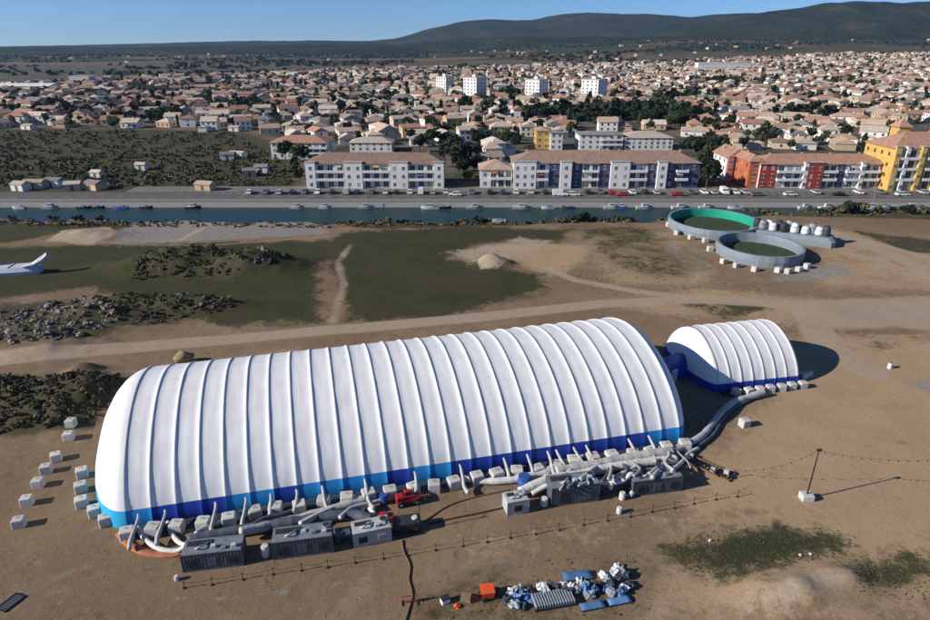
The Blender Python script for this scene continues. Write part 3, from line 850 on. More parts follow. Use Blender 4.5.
# ------------------------------------------------------------------ plant containers
def container(label, L0, R0, dep, h, style=0, name="plant_container", cat="container", light=False):
    """L0, R0: photo pixels of the two near bottom corners"""
    a, b = Vector(at(*L0)), Vector(at(*R0))
    dv = b-a; w = dv.length; th = math.atan2(dv.y, dv.x)
    nrm = Vector((-dv.y, dv.x))/w
    c = (a+b)/2 + nrm*dep/2
    r = thing(name, label, cat, (c.x,c.y,hz(c.x,c.y)-.02), th, "plant containers before the hall")
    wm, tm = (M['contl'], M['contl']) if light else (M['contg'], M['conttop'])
    body = MB(); X, D = w/2, dep/2
    body.box(-X+.06,X-.06,-D+.06,D-.06,.12,h-.08)
    for i in range(int(w/.32)):                 # ribbed long sides
        x = -X+.2+i*.32
        if x+.16 < X-.1:
            body.box(x,x+.16,-D+.02,-D+.061,.2,h-.18); body.box(x,x+.16,D-.061,D-.02,.2,h-.18)
    body.build("body", wm, r)
    fr = MB()
    for sx in (-1,1):
        for sy in (-1,1): fr.box(sx*X-.07*(sx>0)-.0, sx*X+.07*(sx<0), sy*D-.07*(sy>0), sy*D+.07*(sy<0), 0, h)
    for sy in (-1,1):
        fr.box(-X+.071,X-.071, sy*D-.07*(sy>0), sy*D+.07*(sy<0), 0,.119); fr.box(-X+.071,X-.071, sy*D-.07*(sy>0), sy*D+.07*(sy<0), h-.079,h)
    fr.build("frame", wm, r)
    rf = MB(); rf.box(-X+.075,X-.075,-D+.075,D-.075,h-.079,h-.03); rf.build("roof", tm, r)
    nf = max(1, int(w/1.9))
    v = MB(); v.box(-X+.35,-X+.35+w*.42,.1,D-.35,h-.031,h+.05); v.build("roof_vent", M['dark'], r)
    rr_ = random.Random(int(L0[0]))
    for i in range(3 if w > 3 else 2):
        x = X-.5-(i+.3)*w*.17; y_ = rr_.uniform(-D*.5, D*.5)
        g = MB(); g.bbox(x-.25,x+.25,y_-.22,y_+.22,h-.031,h+rr_.uniform(.1,.35),.04); u_ = g.build("roof_unit", tm if i % 2 else M['contl'], r)
    if style == 1 and w > 3:
        x = X-.62; g = MB(); g.cyl(x,D-.7,h-.031,h+.22,.42,16); f = g.build("fan_ring", M['fan'], r)
        g = MB(); g.cyl(x,D-.7,h+.221,h+.235,.36,14); g.build("fan_grille", M['dark'], f)
    for s in (-.55,):
        g = MB(); g.tube(curve_pts([(s*X,-D*.3,h),(s*X+.3,-D*.5,h+.3),(s*X+.7,-D*.2,h+.25),(s*X+1.1,D*.3,h+.02)],5), .09, 7); g.build("roof_pipe", M['duct'], r, True)
    for i in range(nf):
        x = -X + (i+.5)*w/nf
        g = MB(); g.box(x-.45,x+.45,-D-.03,-D+.019,.55,h-.6)
        for k in range(6): g.box(x-.42,x+.42,-D-.06,-D-.031,.6+k*(h-1.3)/6,.66+k*(h-1.3)/6)
        g.build("louvre" if i % 2 == 0 else "door", M['dark'] if i % 2 == 0 else wm, r)
    return r
container("dark slate plant container at the left end of the container row", (183,573), (244,566), 2.3, 2.1, 0)
container("dark slate plant container with dusty roof, second from the left", (273,561), (334,553), 2.3, 2.2, 1)
container("small light grey unit beside the black cluster and red machine", (354,549), (392,541), 2.0, 1.9, 1, "plant_container", "container", True)
container("small pale unit standing apart at the left of the right container row", (507,517), (529,513), 1.9, 1.9, 1, "plant_container", "container", True)
container("large grey container left of the gap in the right row", (551,507), (599,501), 2.4, 2.5, 1)
container("wide grey container at the right end of the right row", (632,497), (681,491), 2.3, 2.1, 0)
container("low grey container filling the gap between the two big right ones", (600,494), (632,489), 1.6, 1.2, 0)
container("low dark unit between the second container and the small light one", (336,545), (354,542), 1.4, 1.0, 0)
# white end cap on the small pale unit and small barrels
def barrel(px, py, label, m, r=.35, h=1.0, tilt=0):
    x, y = at(px, py)
    root = thing("barrel", label, "barrel", (x,y,hz(x,y)-.02), random.uniform(0,3), "barrels among the containers")
    b = MB(); b.tube([(0,0,0),(0,0,.1*h),(0,0,.33*h),(0,0,.36*h),(0,0,.64*h),(0,0,.67*h),(0,0,h)], [r*.95,r,r,r*1.05,r*1.05,r,r*.96], 14)
    b.build("drum", m, root, False)
    l = MB(); l.cyl(0,0,h,h+.04,r*.85,14); l.cyl(r*.4,0,h+.04,h+.1,.06,8); l.build("lid", m, root)
    return root
barrel(415,528, "tall white barrel right of the black cluster", M['ductw'], .35, 1.5)
barrel(402,523, "orange-pink barrel on the black cluster's left", M['orange'], .28, .7)
barrel(524,487, "blue barrel behind the small pale unit", M['bluep'], .75, 1.6)
barrel(384,503, "blue barrel left of the red machine", M['bluep'], .5, 1.2)
barrel(376,540, "white barrel on the near side of the small light unit", M['ductw'], .3, .7)
barrel(544,505, "white barrel at the left container's corner in the right row", M['ductw'], .42, 1.0)
barrel(622,499, "white barrel in front of the right containers' gap", M['ductw'], .35, .9)
barrel(619,513, "short white barrel by the rope in front of the right containers", M['ductw'], .3, .8)
barrel(177,580, "white barrel at the first container's near corner", M['ductw'], .22, .5)
barrel(266,556, "upright white barrel between the two left containers", M['ductw'], .4, 1.3)
barrel(434,492, "grey barrel right of the red machine", M['contl'], .4, .9)

# ------------------------------------------------------------------ red telehandler
tx, ty = at(408, 503)
th_ = thing("telehandler", "red telehandler with black tyres parked before the hall's skirt", "machine", (tx,ty,hz(tx,ty)), .3); th_.scale = (.72,.72,.72)
b = MB(); b.bbox(-1.9,1.9,-.75,.75,.55,1.25,.12); b.bbox(-1.9,-.7,-.72,.72,1.25,1.75,.1); b.build("chassis", M['red'], th_)
b = MB(); b.bbox(-.55,.55,-.1,.72,1.25,2.25,.12); cabp = b.build("cab", M['red'], th_)
g = MB(); g.box(-.45,.45,-.115,-.10,1.5,2.1); g.box(.551,.565,.0,.62,1.5,2.1); g.box(-.565,-.551,.0,.62,1.5,2.1); g.build("window", M['glass'], cabp)
b = MB(); b.tube([(-1.7,-.45,1.7),(1.0,-.45,1.45),(2.6,-.45,.9)], [.2,.17,.14], 8); b.build("boom", M['red'], th_)
b = MB(); b.box(2.6,2.7,-1.0,.1,.35,1.1)
for s in (-.9,-.05): b.box(2.7,3.7,s-.06,s+.06,.35,.42)
b.build("fork", M['dark'], th_)
for sx in (-1.25,1.25):
    for sy in (-.85,.85):
        wv = MB(); wv.tube([(sx,sy-.2,.55),(sx,sy+.2,.55)], .55, 16); ww = wv.build("wheel", M['black'], th_)
        hb = MB(); hb.tube([(sx,sy-.215,.55),(sx,sy+.215,.55)], .25, 12); hb.build("rim", M['ductw'], ww)
# red hydraulic unit next to it and a black generator
x, y = at(386, 521)
g_ = thing("hydraulic_trolley", "low red trolley with hoses beside the small light unit", "trolley", (x,y,hz(x,y)), .2)
b = MB(); b.bbox(-.9,.9,-.5,.5,.35,.75,.06); b.bbox(-.6,.1,-.35,.35,.75,1.1,.05); b.build("body", M['red'], g_)
for sx in (-.65,.65):
    for sy in (-.5,.5):
        wv = MB(); wv.tube([(sx,sy-.07,.2),(sx,sy+.07,.2)], .2, 10); wv.build("wheel", M['black'], g_)
b = MB(); b.tube([(.9,0,.55),(1.5,0,.9),(1.55,.25,.95)], .035, 6); b.build("handle", M['dark'], g_)
x, y = at(407, 529)
g_ = thing("diesel_generator", "black diesel generator with mast right of the small light unit", "generator", (x,y,hz(x,y)), .22)
b = MB(); b.bbox(-1.5,1.5,-.8,.8,.35,1.35,.1); b.build("body", M['dark'], g_)
b = MB(); b.box(-1.6,1.6,-.6,-.5,.2,.34); b.box(-1.6,1.6,.5,.6,.2,.34); b.build("skid", M['black'], g_)
b = MB(); b.cyl(1.0,.3,1.35,1.95,.08,8); b.build("exhaust", M['rust'], g_)
b = MB(); b.cyl(1.3,-.5,1.35,3.6,.05,8); b.box(1.0,1.6,-.58,-.42,3.5,3.65); b.build("light_mast", M['dark'], g_)
for sx in (-1,1):
    wv = MB(); wv.tube([(sx,-.95,.3),(sx,-.75,.3)], .3, 12); wv.build("wheel", M['black'], g_)

# steel walkway frame right of the containers
x, y = at(706, 468)
g_ = thing("steel_ramp", "dark steel ramp frame lying right of the container row", "ramp", (x,y,hz(x,y)), -.75)
b = MB(); b.box(-3.2,3.2,-.95,-.8,.15,.38); b.box(-3.2,3.2,.8,.95,.15,.38); b.build("rail", M['rust'], g_)
b = MB()
for i in range(13): b.box(-3.0+i*.5,-2.85+i*.5,-.795,.795,.2,.3)
b.build("rung", M['dark'], g_)
for i, q0 in enumerate(((-2.2,.5),(1.0,-.4),(2.4,.3))):
    b = MB(); b.bbox(q0[0]-.3,q0[0]+.3,q0[1]-.25,q0[1]+.25,.301,.75,.05); b.build("counterweight", M['duct'], g_)

# ------------------------------------------------------------------ rope barrier on stakes, mast with bunting
stake = thing("barrier_stake", "x", "stake")
b = MB(); b.cyl(0,0,0,.85,.04,8); b.build("post", M['dark'], stake)
b = MB(); b.cyl(0,0,0,.07,.17,12,0,.14); b.build("foot", M['black'], stake)
b = MB(); b.cyl(0,0,.85,.93,.06,8); b.build("cap", M['black'], stake)
line = [(184,589),(232,582),(290,573),(345,565),(400,557),(460,547),(520,537),(580,526),(640,515),(700,503),(748,496)]
W_ = [Vector((*at(*p),0)) for p in line]
dense = curve_pts(W_, 20); acc, pts_ = 0, [dense[0]]
for a_, b_ in zip(dense[:-1], dense[1:]):
    acc += (b_-a_).length
    if acc >= 2.55: pts_.append(b_); acc = 0
rope = MB()
tops = []
for i, p in enumerate(pts_):
    o = stake if i == 0 else copy_tree(stake)
    z = hz(p.x,p.y)
    o.location = (p.x+random.uniform(-.08,.08), p.y+random.uniform(-.08,.08), z)
    o.rotation_euler = (random.uniform(-.08,.08), random.uniform(-.08,.08), 0)
    tag(o, f"short black barrier stake in front of the containers, {in_words(i, len(pts_))} of the line", "stake", "stakes of the rope barrier")
    tops.append(Vector((p.x,p.y,z+.8)))
rp = []
for a_, b_ in zip(tops[:-1], tops[1:]):
    for k in range(6):
        t = k/6; v = a_.lerp(b_, t); v.z -= .22*4*t*(1-t); rp.append(v)
rp.append(tops[-1]); rope.tube(rp, .02, 5)
tag(rope.build("barrier_rope", M['rope']), "dark rope sagging between the short stakes before the containers", "rope")

mx, my = at(806, 499)
ms = thing("lighting_mast", "thin dark mast leaning up from a white concrete foot on bare soil", "mast", (mx,my,hz(mx,my)))
b = MB(); b.bbox(-.7,.7,-.55,.55,0,.75,.08); b.build("concrete_foot", M['concrete'], ms)
b = MB(); b.tube([(0,0,.7),(.05,0,3.6),(.1,0,6.6)], [.10,.085,.06], 10); b.build("pole", M['dark'], ms)
b = MB(); b.box(-.15,.4,-.12,.12,6.55,6.75); b.build("pole_head", M['dark'], ms)
def bunting(label, A, B, sag):
    r = MB(); A, B = Vector(A), Vector(B); n = max(4, int((B-A).length/.35)); pts = []
    for k in range(n+1):
        t = k/n; v = A.lerp(B,t); v.z -= sag*4*t*(1-t); pts.append(v)
    r.tube(pts, .014, 5)
    root = tag(r.build("light_string", M['rope']), label, "light string", "light strings on the mast")
    for k in range(2, n, 3):
        g = MB(); g.tube([pts[k]+Vector((0,0,-.02)), pts[k]+Vector((0,0,-.1)), pts[k]+Vector((0,0,-.24))], [.03,.055,.03], 7); g.build("bulb", M['rope'], root)
ex, ey = at(735,470,1.2); fx2, fy2 = at(1010,452,6.4)
bunting("string of dark bulbs sagging from the mast head left towards the containers", (mx+.1,my,hz(mx,my)+6.55), (ex,ey,1.2), .9)
bunting("string of dark bulbs running from the mast head out to the right", (mx+.1,my,hz(mx,my)+6.55), (fx2,fy2,6.4), 1.2)
px_, py_ = at(735,474)
b = MB(); b.cyl(ex,ey,hz(ex,ey)-.1,1.3,.05,8); b.cyl(ex,ey,hz(ex,ey),hz(ex,ey)+.12,.3,10)
tag(b.build("string_post", M['dark']), "short dark post holding the left end of the bulb string", "post")

# ------------------------------------------------------------------ debris pile in the foreground
def heap_item(name, label, cat, px, py, s, m, seed, group, z=0, amp=.35):
    x, y = at(px, py)
    b = MB(); b.blob((0,0,s[2]*.55), *s, amp, seed, 0, 14, 9, 1.8)
    o = b.build(name, m, None, False, (x,y,hz(x,y)+z), random.uniform(0,3))
    tag(o, label, cat, group); return o
cols = {'w':('white','whitetarp'),'b':('blue','bluetarp'),'g':('grey','greytarp'),'d':('dark','darktarp')}
items = [('b',516,600),('w',512,594),('g',521,591),('d',508,604),('b',526,598),('g',514,607),('d',530,593),('w',541,589),('b',535,602),('d',523,608),
         ('g',546,593),('w',563,586),('d',556,590),('b',550,601),('w',571,588),('g',578,592),('d',566,594),('w',586,586),('b',594,592),('g',590,597),
         ('d',597,586),('w',602,577),('g',607,581),('d',611,586),('b',606,590),('w',614,575),('d',619,580),('w',617,569),('g',622,574),('d',626,578),
         ('w',624,590),('b',620,595),('d',629,587),('g',612,594),('w',579,582),('b',585,591)]
cnt = {}
for i, (k, px, py) in enumerate(items): cnt.setdefault(k, []).append(i)
for k in cnt: cnt[k].sort(key=lambda i: (items[i][1], items[i][2]))
for i, (k, px, py) in enumerate(items):
    nm, mm = cols[k]; j = cnt[k].index(i)
    heap_item("waste_bag", f"crumpled {nm} bag in the foreground heap, {in_words(j, len(cnt[k]))} of the {nm} ones", "bag", px, py,
              (random.uniform(.35,.62), random.uniform(.3,.5), random.uniform(.25,.5)), M[mm], i+2, "bags in the foreground heap", random.choice([0,0,.12]), .5)
def slab(name, label, px, py, w, d, h, rz, m, cat, group=None):
    x, y = at(px, py); r = thing(name, label, cat, (x,y,hz(x,y)-.02), rz, group)
    b = MB(); nx, ny = 10, 4
    for i in range(nx+1):
        for j in range(ny+1):
            u, v = i/nx*2-1, j/ny*2-1
            edge = max(abs(u), abs(v)) > .99
            b.v.append((u*w/2, v*d/2, h*(.55 if edge else 1.0)+.06*mn.noise(Vector((u*3+px, v*2, 1)))))
    for i in range(nx):
        for j in range(ny):
            p = i*(ny+1)+j; b.f.append((p,p+ny+1,p+ny+2,p+1)); b.m.append(0)
    b.build("cover", m, r, True)
    c = MB(); c.box(-w/2+.01,w/2-.01,-d/2+.01,d/2-.01,0,h*.5); c.build("base", M['darktarp'], r)
    return r
slab("folded_tarp", "flat blue folded tarp at the back of the foreground heap", 577,577, 2.9,1.1,.5,.12, M['bluetarp'], "tarp", "folded tarps by the heap")
slab("folded_tarp", "long blue folded tarp along the heap's near edge, left one", 592,607, 2.3,.85,.45,.22, M['bluetarp'], "tarp", "folded tarps by the heap")
slab("folded_tarp", "long blue folded tarp along the heap's near edge, right one", 619,602, 2.2,.8,.45,.22, M['bluetarp'], "tarp", "folded tarps by the heap")
# stack of dark grates
x, y = at(553, 602); r = thing("grate_stack", "stack of dark ribbed grates in the middle of the foreground heap", "grates", (x,y,hz(x,y)), .2)
b = MB()
for i in range(15): b.box(-1.9+i*.26,-1.78+i*.26,-.8,.8,.25,.62)
b.build("grate", M['greytarp'], r)
b = MB(); b.box(-2,2,-.85,.85,0,.3); b.build("pallet", M['darktarp'], r)
x, y = at(487, 597); r = thing("hopper_cart", "orange-red hopper cart left of the foreground heap", "cart", (x,y,hz(x,y)), .15)
b = MB(); b.box(-.55,.55,-.5,.5,.35,1.05,0,None,-.12); b.build("hopper", M['orange'], r)
b = MB(); b.box(-.8,1.1,-.5,-.42,.2,.3); b.box(-.8,1.1,.42,.5,.2,.3); b.box(.5,1.2,-.35,.35,.3,.75); b.build("frame", M['dark'], r)
for sy in (-.55,.55):
    wv = MB(); wv.tube([(-.3,sy-.08,.22),(-.3,sy+.08,.22)], .22, 12); wv.build("wheel", M['black'], r)
x, y = at(445, 602); r = thing("tool_crate", "small white and black crate left of the orange-red cart", "crate", (x,y,hz(x,y)), .5)
b = MB(); b.bbox(-.4,.4,-.3,.3,0,.5,.04); b.build("box", M['whitetarp'], r)
b = MB(); b.bbox(-.42,.42,-.32,.32,.5,.62,.03); b.build("lid", M['dark'], r)
x, y = at(466, 600); r = thing("wooden_crate", "tan wooden crate between the white crate and the orange-red cart", "crate", (x,y,hz(x,y)), -.2)
b = MB(); b.box(-.45,.45,-.35,.35,.05,.55)
for k in range(4): b.box(-.48,.48,-.38,-.351,.08+k*.13,.17+k*.13); b.box(-.48,.48,.351,.38,.08+k*.13,.17+k*.13)
b.build("slatted_box", M['wood'], r)
heap_item("waste_bag", "small orange bag on soil below the tan crate", "bag", 457,607, (.3,.25,.2), M['orange'], 77, "bags in the foreground heap")
# fallen red barrier fence on a red cable
x, y = at(410, 603); r = thing("barrier_fence", "red barrier fence section standing at the near end of the red cable", "barrier", (x,y,hz(x,y)), .1)
b = MB()
for k in range(7): b.box(-.75+k*.25-.025,-.75+k*.25+.025,-.02,.02,.1,1.0)
b.build("pickets", M['orange_tarp'], r)
b = MB(); b.box(-.8,.8,-.035,-.021,.85,.93); b.box(-.8,.8,-.035,-.021,.2,.28); b.build("rail", M['red'], r)
for s in (-.7,.7):
    b = MB(); b.box(s-.05,s+.05,-.35,.35,0,.08); b.build("foot", M['dark'], r)
duct("power_cable", "thick rusty red cable running from the generator towards the camera", [gpt(402,540,.06),gpt(404,552,.06),gpt(410,566,.06),gpt(409,580,.06),gpt(412,596,.06),gpt(404,625,.06)], .09, M['rust'], "cables on the ground", "cable", False, 6)
duct("power_cable", "dark red cable running from the generator to the right containers", [gpt(425,521,.05),gpt(450,505,.05),gpt(480,496,.05),gpt(510,490,.05)], .09, M['rust'], "cables on the ground", "cable", False, 6)
duct("power_cable", "black cable lying from the generator to the small pale unit", [gpt(428,524,.05),gpt(455,518,.05),gpt(485,512,.05),gpt(506,507,.05)], .08, M['black'], "cables on the ground", "cable", False, 6)
# dark grate panel in the near left corner
x, y = at(11, 603); r = thing("panel_frame", "dark slatted panel lying flat on soil in the near left corner", "panel", (x,y,hz(x,y)), 1.2)
b = MB(); b.box(-1.0,1.0,-.6,-.5,.03,.14); b.box(-1.0,1.0,.5,.6,.03,.14); b.box(-1.0,-.9,-.499,.499,.03,.14); b.box(.9,1.0,-.499,.499,.03,.14); b.build("frame", M['dark'], r)
b = MB()
for k in range(8): b.box(-.86+k*.22,-.72+k*.22,-.499,.499,.05,.10)
b.build("slats", M['contg'], r)
# small white can far right
x, y = at(890, 368); r = thing("water_canister", "small white canister on pale gravel at the far right", "canister", (x,y,hz(x,y)), .4)
b = MB(); b.bbox(-.4,.4,-.3,.3,0,.9,.1); b.build("tank", M['ductw'], r)
b = MB(); b.cyl(0,0,.9,1.05,.12,10); b.build("cap", M['dark'], r)

# ------------------------------------------------------------------ rubble heaps and stones
rk = []
for i in range(6):
    b = MB(); b.blob((0,0,0),1,.85,.75,.55,i*3+1,0,9,6,1.5); rk.append(b.mesh("rubble_rock"))
def scatter_rocks(label, cat, group, spots, sizes, mats, name="rubble_rock"):
    for (x, y) in spots:
        s = random.uniform(*sizes)*random.choice([.7,.8,1,1,1.3])
        o = bpy.data.objects.new(name, random.choice(rk))
        if not o.data.materials: o.data.materials.append(M['rock'])
        COL.objects.link(o)
        o.location = (x, y, hz(x,y)+.2*s); o.scale = (s*random.uniform(.8,1.4), s, s*random.uniform(.7,1.1))
        o.rotation_euler = (random.uniform(-.5,.5), random.uniform(-.5,.5), random.uniform(0,6.3))
        o.material_slots[0].link = 'OBJECT'; o.material_slots[0].material = M[random.choice(mats)]
        tag(o, label, cat, group)
def in_poly(px, py, poly):
    c = False; n = len(poly)
    for i in range(n):
        (x1,y1),(x2,y2) = poly[i], poly[(i+1)%n]
        if (y1 > py) != (y2 > py) and px < (x2-x1)*(py-y1)/(y2-y1)+x1: c = not c
    return c
def px_spots(poly, n):
    xs = [p[0] for p in poly]; ys = [p[1] for p in poly]; out = []
    while len(out) < n:
        px, py = random.uniform(min(xs),max(xs)), random.uniform(min(ys),max(ys))
        if in_poly(px, py, poly): out.append(at(px,py))
    return out
scatter_rocks("pale broken rubble chunk in the long stone heap at the left edge", "rubble", "rubble chunks of the left heap", px_spots([(-8,313),(60,303),(90,297),(112,306),(122,318),(100,336),(70,346),(20,352),(-8,352)], 285), (.22,.6), ['rock','rock','rockd'])
scatter_rocks("grey stone on the small pale mound in the meadow", "stone", "stones of the meadow mound", px_spots([(475,262),(490,252),(505,256),(512,264),(495,269)], 9), (.15,.35), ['rock'])
scatter_rocks("pale stone on the dark earth mound left of the meadow path", "stone", "stones of the dark mound", px_spots([(232,268),(255,258),(280,262),(285,272),(240,276)], 26), (.35,.7), ['rock','rockd'])
scatter_rocks("dark stone on the low earth bank behind the track", "stone", "stones of the low bank", px_spots([(150,306),(225,300),(235,308),(170,316)], 22), (.3,.65), ['rockd','rock'])
bx, by = at(184, 363)
b = MB(); b.blob((0,0,1.0),1.6,1.3,1.15,.3,5,0,16,10,1.2)
tag(b.build("boulder", M['tanrock'], None, True, (bx,by,hz(bx,by)-.1)), "single big tan boulder behind the large hall beside the track", "boulder")
for i, (px, py, lb) in enumerate([(710,541,"small white stone on soil just above the dark weed patch"),(800,556,"white stone in the dark weed patch, left of two"),(810,555,"white stone in the dark weed patch, right of two")]):
    x, y = at(px, py); b = MB(); b.blob((0,0,.1),.17,.14,.12,.4,i+40); tag(b.build("white_stone", M['ductw'], None, False, (x,y,hz(x,y))), lb, "stone", "white stones near the weed patch")

# ------------------------------------------------------------------ white inflatable on the left meadow
wx, wy = at(6, 277)
r = thing("deflated_inflatable", "pale grey-white inflatable hull with upturned fin on grass at the left edge", "inflatable", (wx,wy,hz(wx,wy)-.05), .16)
def loft(rows):
    b = MB(); n = len(rows[0])
    for q in rows: b.v += q
    for i in range(len(rows)-1):
        for k in range(n): b.f.append((i*n+k, (i+1)*n+k, (i+1)*n+(k+1)%n, i*n+(k+1)%n)); b.m.append(0)
    b.f.append(tuple(range(n-1,-1,-1))); b.f.append(tuple((len(rows)-1)*n+k for k in range(n))); b.m += [0,0]
    return b
def sec(x, y0, y1, z0, z1, lean=0): return [(x,y0,z0),(x+lean*.3,y0-.25,(z0+z1)/2),(x+lean,y0+.2,z1),(x+lean,y1-.2,z1),(x+lean*.3,y1+.25,(z0+z1)/2),(x,y1,z0)]
loft([sec(-16,0,4.5,0,2.0),sec(-9,0,4.4,0,1.9),sec(-3,.1,4.2,0,1.8),sec(2,.2,4.0,0,1.9),sec(5,.4,3.6,0,2.0),sec(6.6,.8,3.0,.1,1.9)]).build("hull", M['arena_white'], r)
loft([sec(3.6,.3,1.5,1.9,2.2),sec(6.0,.4,1.5,1.95,3.0),sec(7.8,.6,1.4,2.6,4.2),sec(9.0,.8,1.3,3.9,5.0)]).build("fin", M['arena_white'], r)
loft([sec(-5.6,3.2,4.2,1.8,2.3),sec(-3.6,3.2,4.2,1.85,3.4),sec(-2.4,3.4,4.0,3.0,4.2)]).build("fin", M['arena_white'], r)
b = MB()
for k in range(5): b.box(-14+k*3.6,-13.8+k*3.6,.4,4.0,1.78,2.06)
b.build("seam_band", M['pvc_seam'], r)

# ------------------------------------------------------------------ two ring-shaped arenas and their kit
def arena(label, cx, cy, rx, ry, h, floor_m, lining, seg=56):
    r = thing("ring_arena", label, "arena", (cx,cy,0), 0, "open ring arenas")
    b = MB(); li = MB(); th = .55
    for i in range(seg):
        t = 2*math.pi*i/seg; bul = 1+.012*abs(math.sin(t*10))
        for (k, z) in ((1.0,-.3),(1.012,h*.5),(1.0,h),(1-th/rx,h)):
            b.v.append((rx*math.cos(t)*k*bul, ry*math.sin(t)*k*bul, z))
        for (k, z) in ((1-th/rx,h-.003),(1-th/rx*1.2,h*.5),(1-th/rx,-.3)):
            li.v.append((rx*math.cos(t)*k*bul, ry*math.sin(t)*k*bul, z))
    for i in range(seg):
        j = (i+1) % seg
        for k in range(3): b.f.append((i*4+k, j*4+k, j*4+k+1, i*4+k+1)); b.m.append(0)
        for k in range(2): li.f.append((i*3+k, j*3+k, j*3+k+1, i*3+k+1)); li.m.append(0)
    b.build("ring_wall", M['arena'], r); li.build("inner_lining", lining, r, True)
    b = MB(); n = 48
    b.v.append((0,0,.14))
    for i in range(n): t = 2*math.pi*i/n; b.v.append((rx*.95*math.cos(t), ry*.95*math.sin(t), .14))
    for i in range(n): b.f.append((0,1+i,1+(i+1)%n)); b.m.append(0)
    b.build("arena_floor", floor_m, r)
    return r
def ring_fit(l, rr, base_y, top_y, h):
    """from pixel extents: left, right edge of the rim, near foot row, far rim row"""
    _, yn = at((l+rr)/2, base_y); _, yf = at((l+rr)/2, top_y, h)
    cy = (yn+yf)/2
    f = cy*CP + (CAM_H-h)*SP
    return ((l+rr)/2-465)/FPX*f, cy, (rr-l)/2/FPX*f, (yf-yn)/2
A1 = ring_fit(671,756,241,208,2.6); A2 = ring_fit(720,800,268,232,2.6)
arena("pale blue ring arena with teal green inner wall, the farther of the two", *A1, 2.6, M['arena_grass'], M['teal'])
arena("pale blue ring arena with grassy floor, the nearer of the two", *A2, 2.6, M['arena_grass'], M['arena'])
for i, (px, py) in enumerate([(668,226),(676,234),(690,240),(704,244),(709,250)]):
    x, y = at(px, py); block(x, y-.6, random.uniform(0,1), f"ballast block at the foot of the farther ring arena, {in_words(i,5)}", "ballast blocks round the arenas", 1.2)
for i, (px, py) in enumerate([(722,262),(735,266),(753,270),(776,271),(786,272),(797,270),(805,267)]):
    x, y = at(px, py); block(x, y-.8, random.uniform(0,1), f"ballast block at the foot of the nearer ring arena, {in_words(i,7)}", "ballast blocks round the arenas", 1.15)
# stage of stored kit behind the nearer arena
sx_, sy_ = at(790, 240)
r = thing("storage_platform", "pale blue rounded platform behind the nearer ring arena", "platform", (sx_,sy_,0), -.5)
b = MB(); b.bbox(-10.5,10.5,-3.6,3.6,-.1,2.3,.9); b.build("deck", M['arena'], r)
b = MB(); b.box(-9.2,-3,-3.66,-3.61,.5,1.2); b.build("side_banner", M['wallpk'], r)
M_ = Matrix.Translation((sx_,sy_,2.29)) @ Matrix.Rotation(-.5,4,'Z')
kit = [(-8.6,.8,'d'),(-7.1,-.4,'g'),(-5.6,.9,'w'),(-4.5,-.8,'w'),(-3.2,.6,'d'),(-2.0,-.9,'d'),(-.8,.8,'g'),(.6,-.6,'w'),(2.0,.7,'d'),(3.2,-.4,'w'),(4.7,.6,'g'),(6.4,0,'w'),(8.0,-.2,'d')]
kc = {}
for i, (a_, b_, k) in enumerate(kit): kc.setdefault(k, []).append(i)
for i, (a_, b_, k) in enumerate(kit):
    p = M_ @ Vector((a_,b_,0)); nm, mm = cols[k]
    root = thing("fabric_roll", f"upright {nm} fabric roll on the storage platform, {in_words(kc[k].index(i), len(kc[k]))} of the {nm} ones", "fabric roll", p, random.uniform(0,3), "fabric rolls on the platform")
    bb = MB(); hh = random.uniform(1.7,2.7); bb.tube([(0,0,0),(.03,0,.3),(.05,.04,hh*.6),(.12,0,hh)], [.95,1.05,1.0,.75], 12); bb.build("roll", M[mm], root, True)
    bb = MB(); bb.tube([(.05,.04,hh*.58),(.06,.04,hh*.62)], 1.05, 12); bb.build("strap", M['dark'], root)

# ------------------------------------------------------------------ vegetation
def leaf_cloud(mb, c, rx, ry, rz, n, size, clumps, rnd, m=0, shell=.55):
    cl = []
    for _ in range(clumps):
        while True:
            d = Vector((rnd.uniform(-1,1), rnd.uniform(-1,1), rnd.uniform(-1,1)))
            if .05 < d.length <= 1: break
        d = d.normalized()*(shell+(1-shell)*rnd.random())
        cl.append((Vector((c[0]+d.x*rx*.78, c[1]+d.y*ry*.78, c[2]+d.z*rz*.78)), rnd.uniform(.25,.48)))
    for i in range(n):
        cc, cr = rnd.choice(cl)
        d = Vector((rnd.gauss(0,1), rnd.gauss(0,1), rnd.gauss(0,1)))
        d = d.normalized()*cr*rnd.random()**.4
        p = cc + Vector((d.x*rx, d.y*ry, d.z*rz))
        nn = (d.normalized()*.7 + Vector((rnd.gauss(0,1), rnd.gauss(0,1), rnd.gauss(0,1))).normalized()*.7 + Vector((0,0,.25))).normalized()
        a = nn.cross(Vector((0,0,1)) if abs(nn.z) < .9 else Vector((1,0,0))).normalized(); b2 = nn.cross(a)
        t = rnd.uniform(0,3.1); s1, s2 = size*rnd.uniform(.6,1.3), size*rnd.uniform(.5,1.0)
        u, v = (a*math.cos(t)+b2*math.sin(t))*s1, (b2*math.cos(t)-a*math.sin(t))*s2
        mb.quad(p-u-v, p+u-v, p+u+v, p-u+v, m)
rv = random.Random(5)
TREES = []   # (kind words, crown mesh, trunk mesh, height)
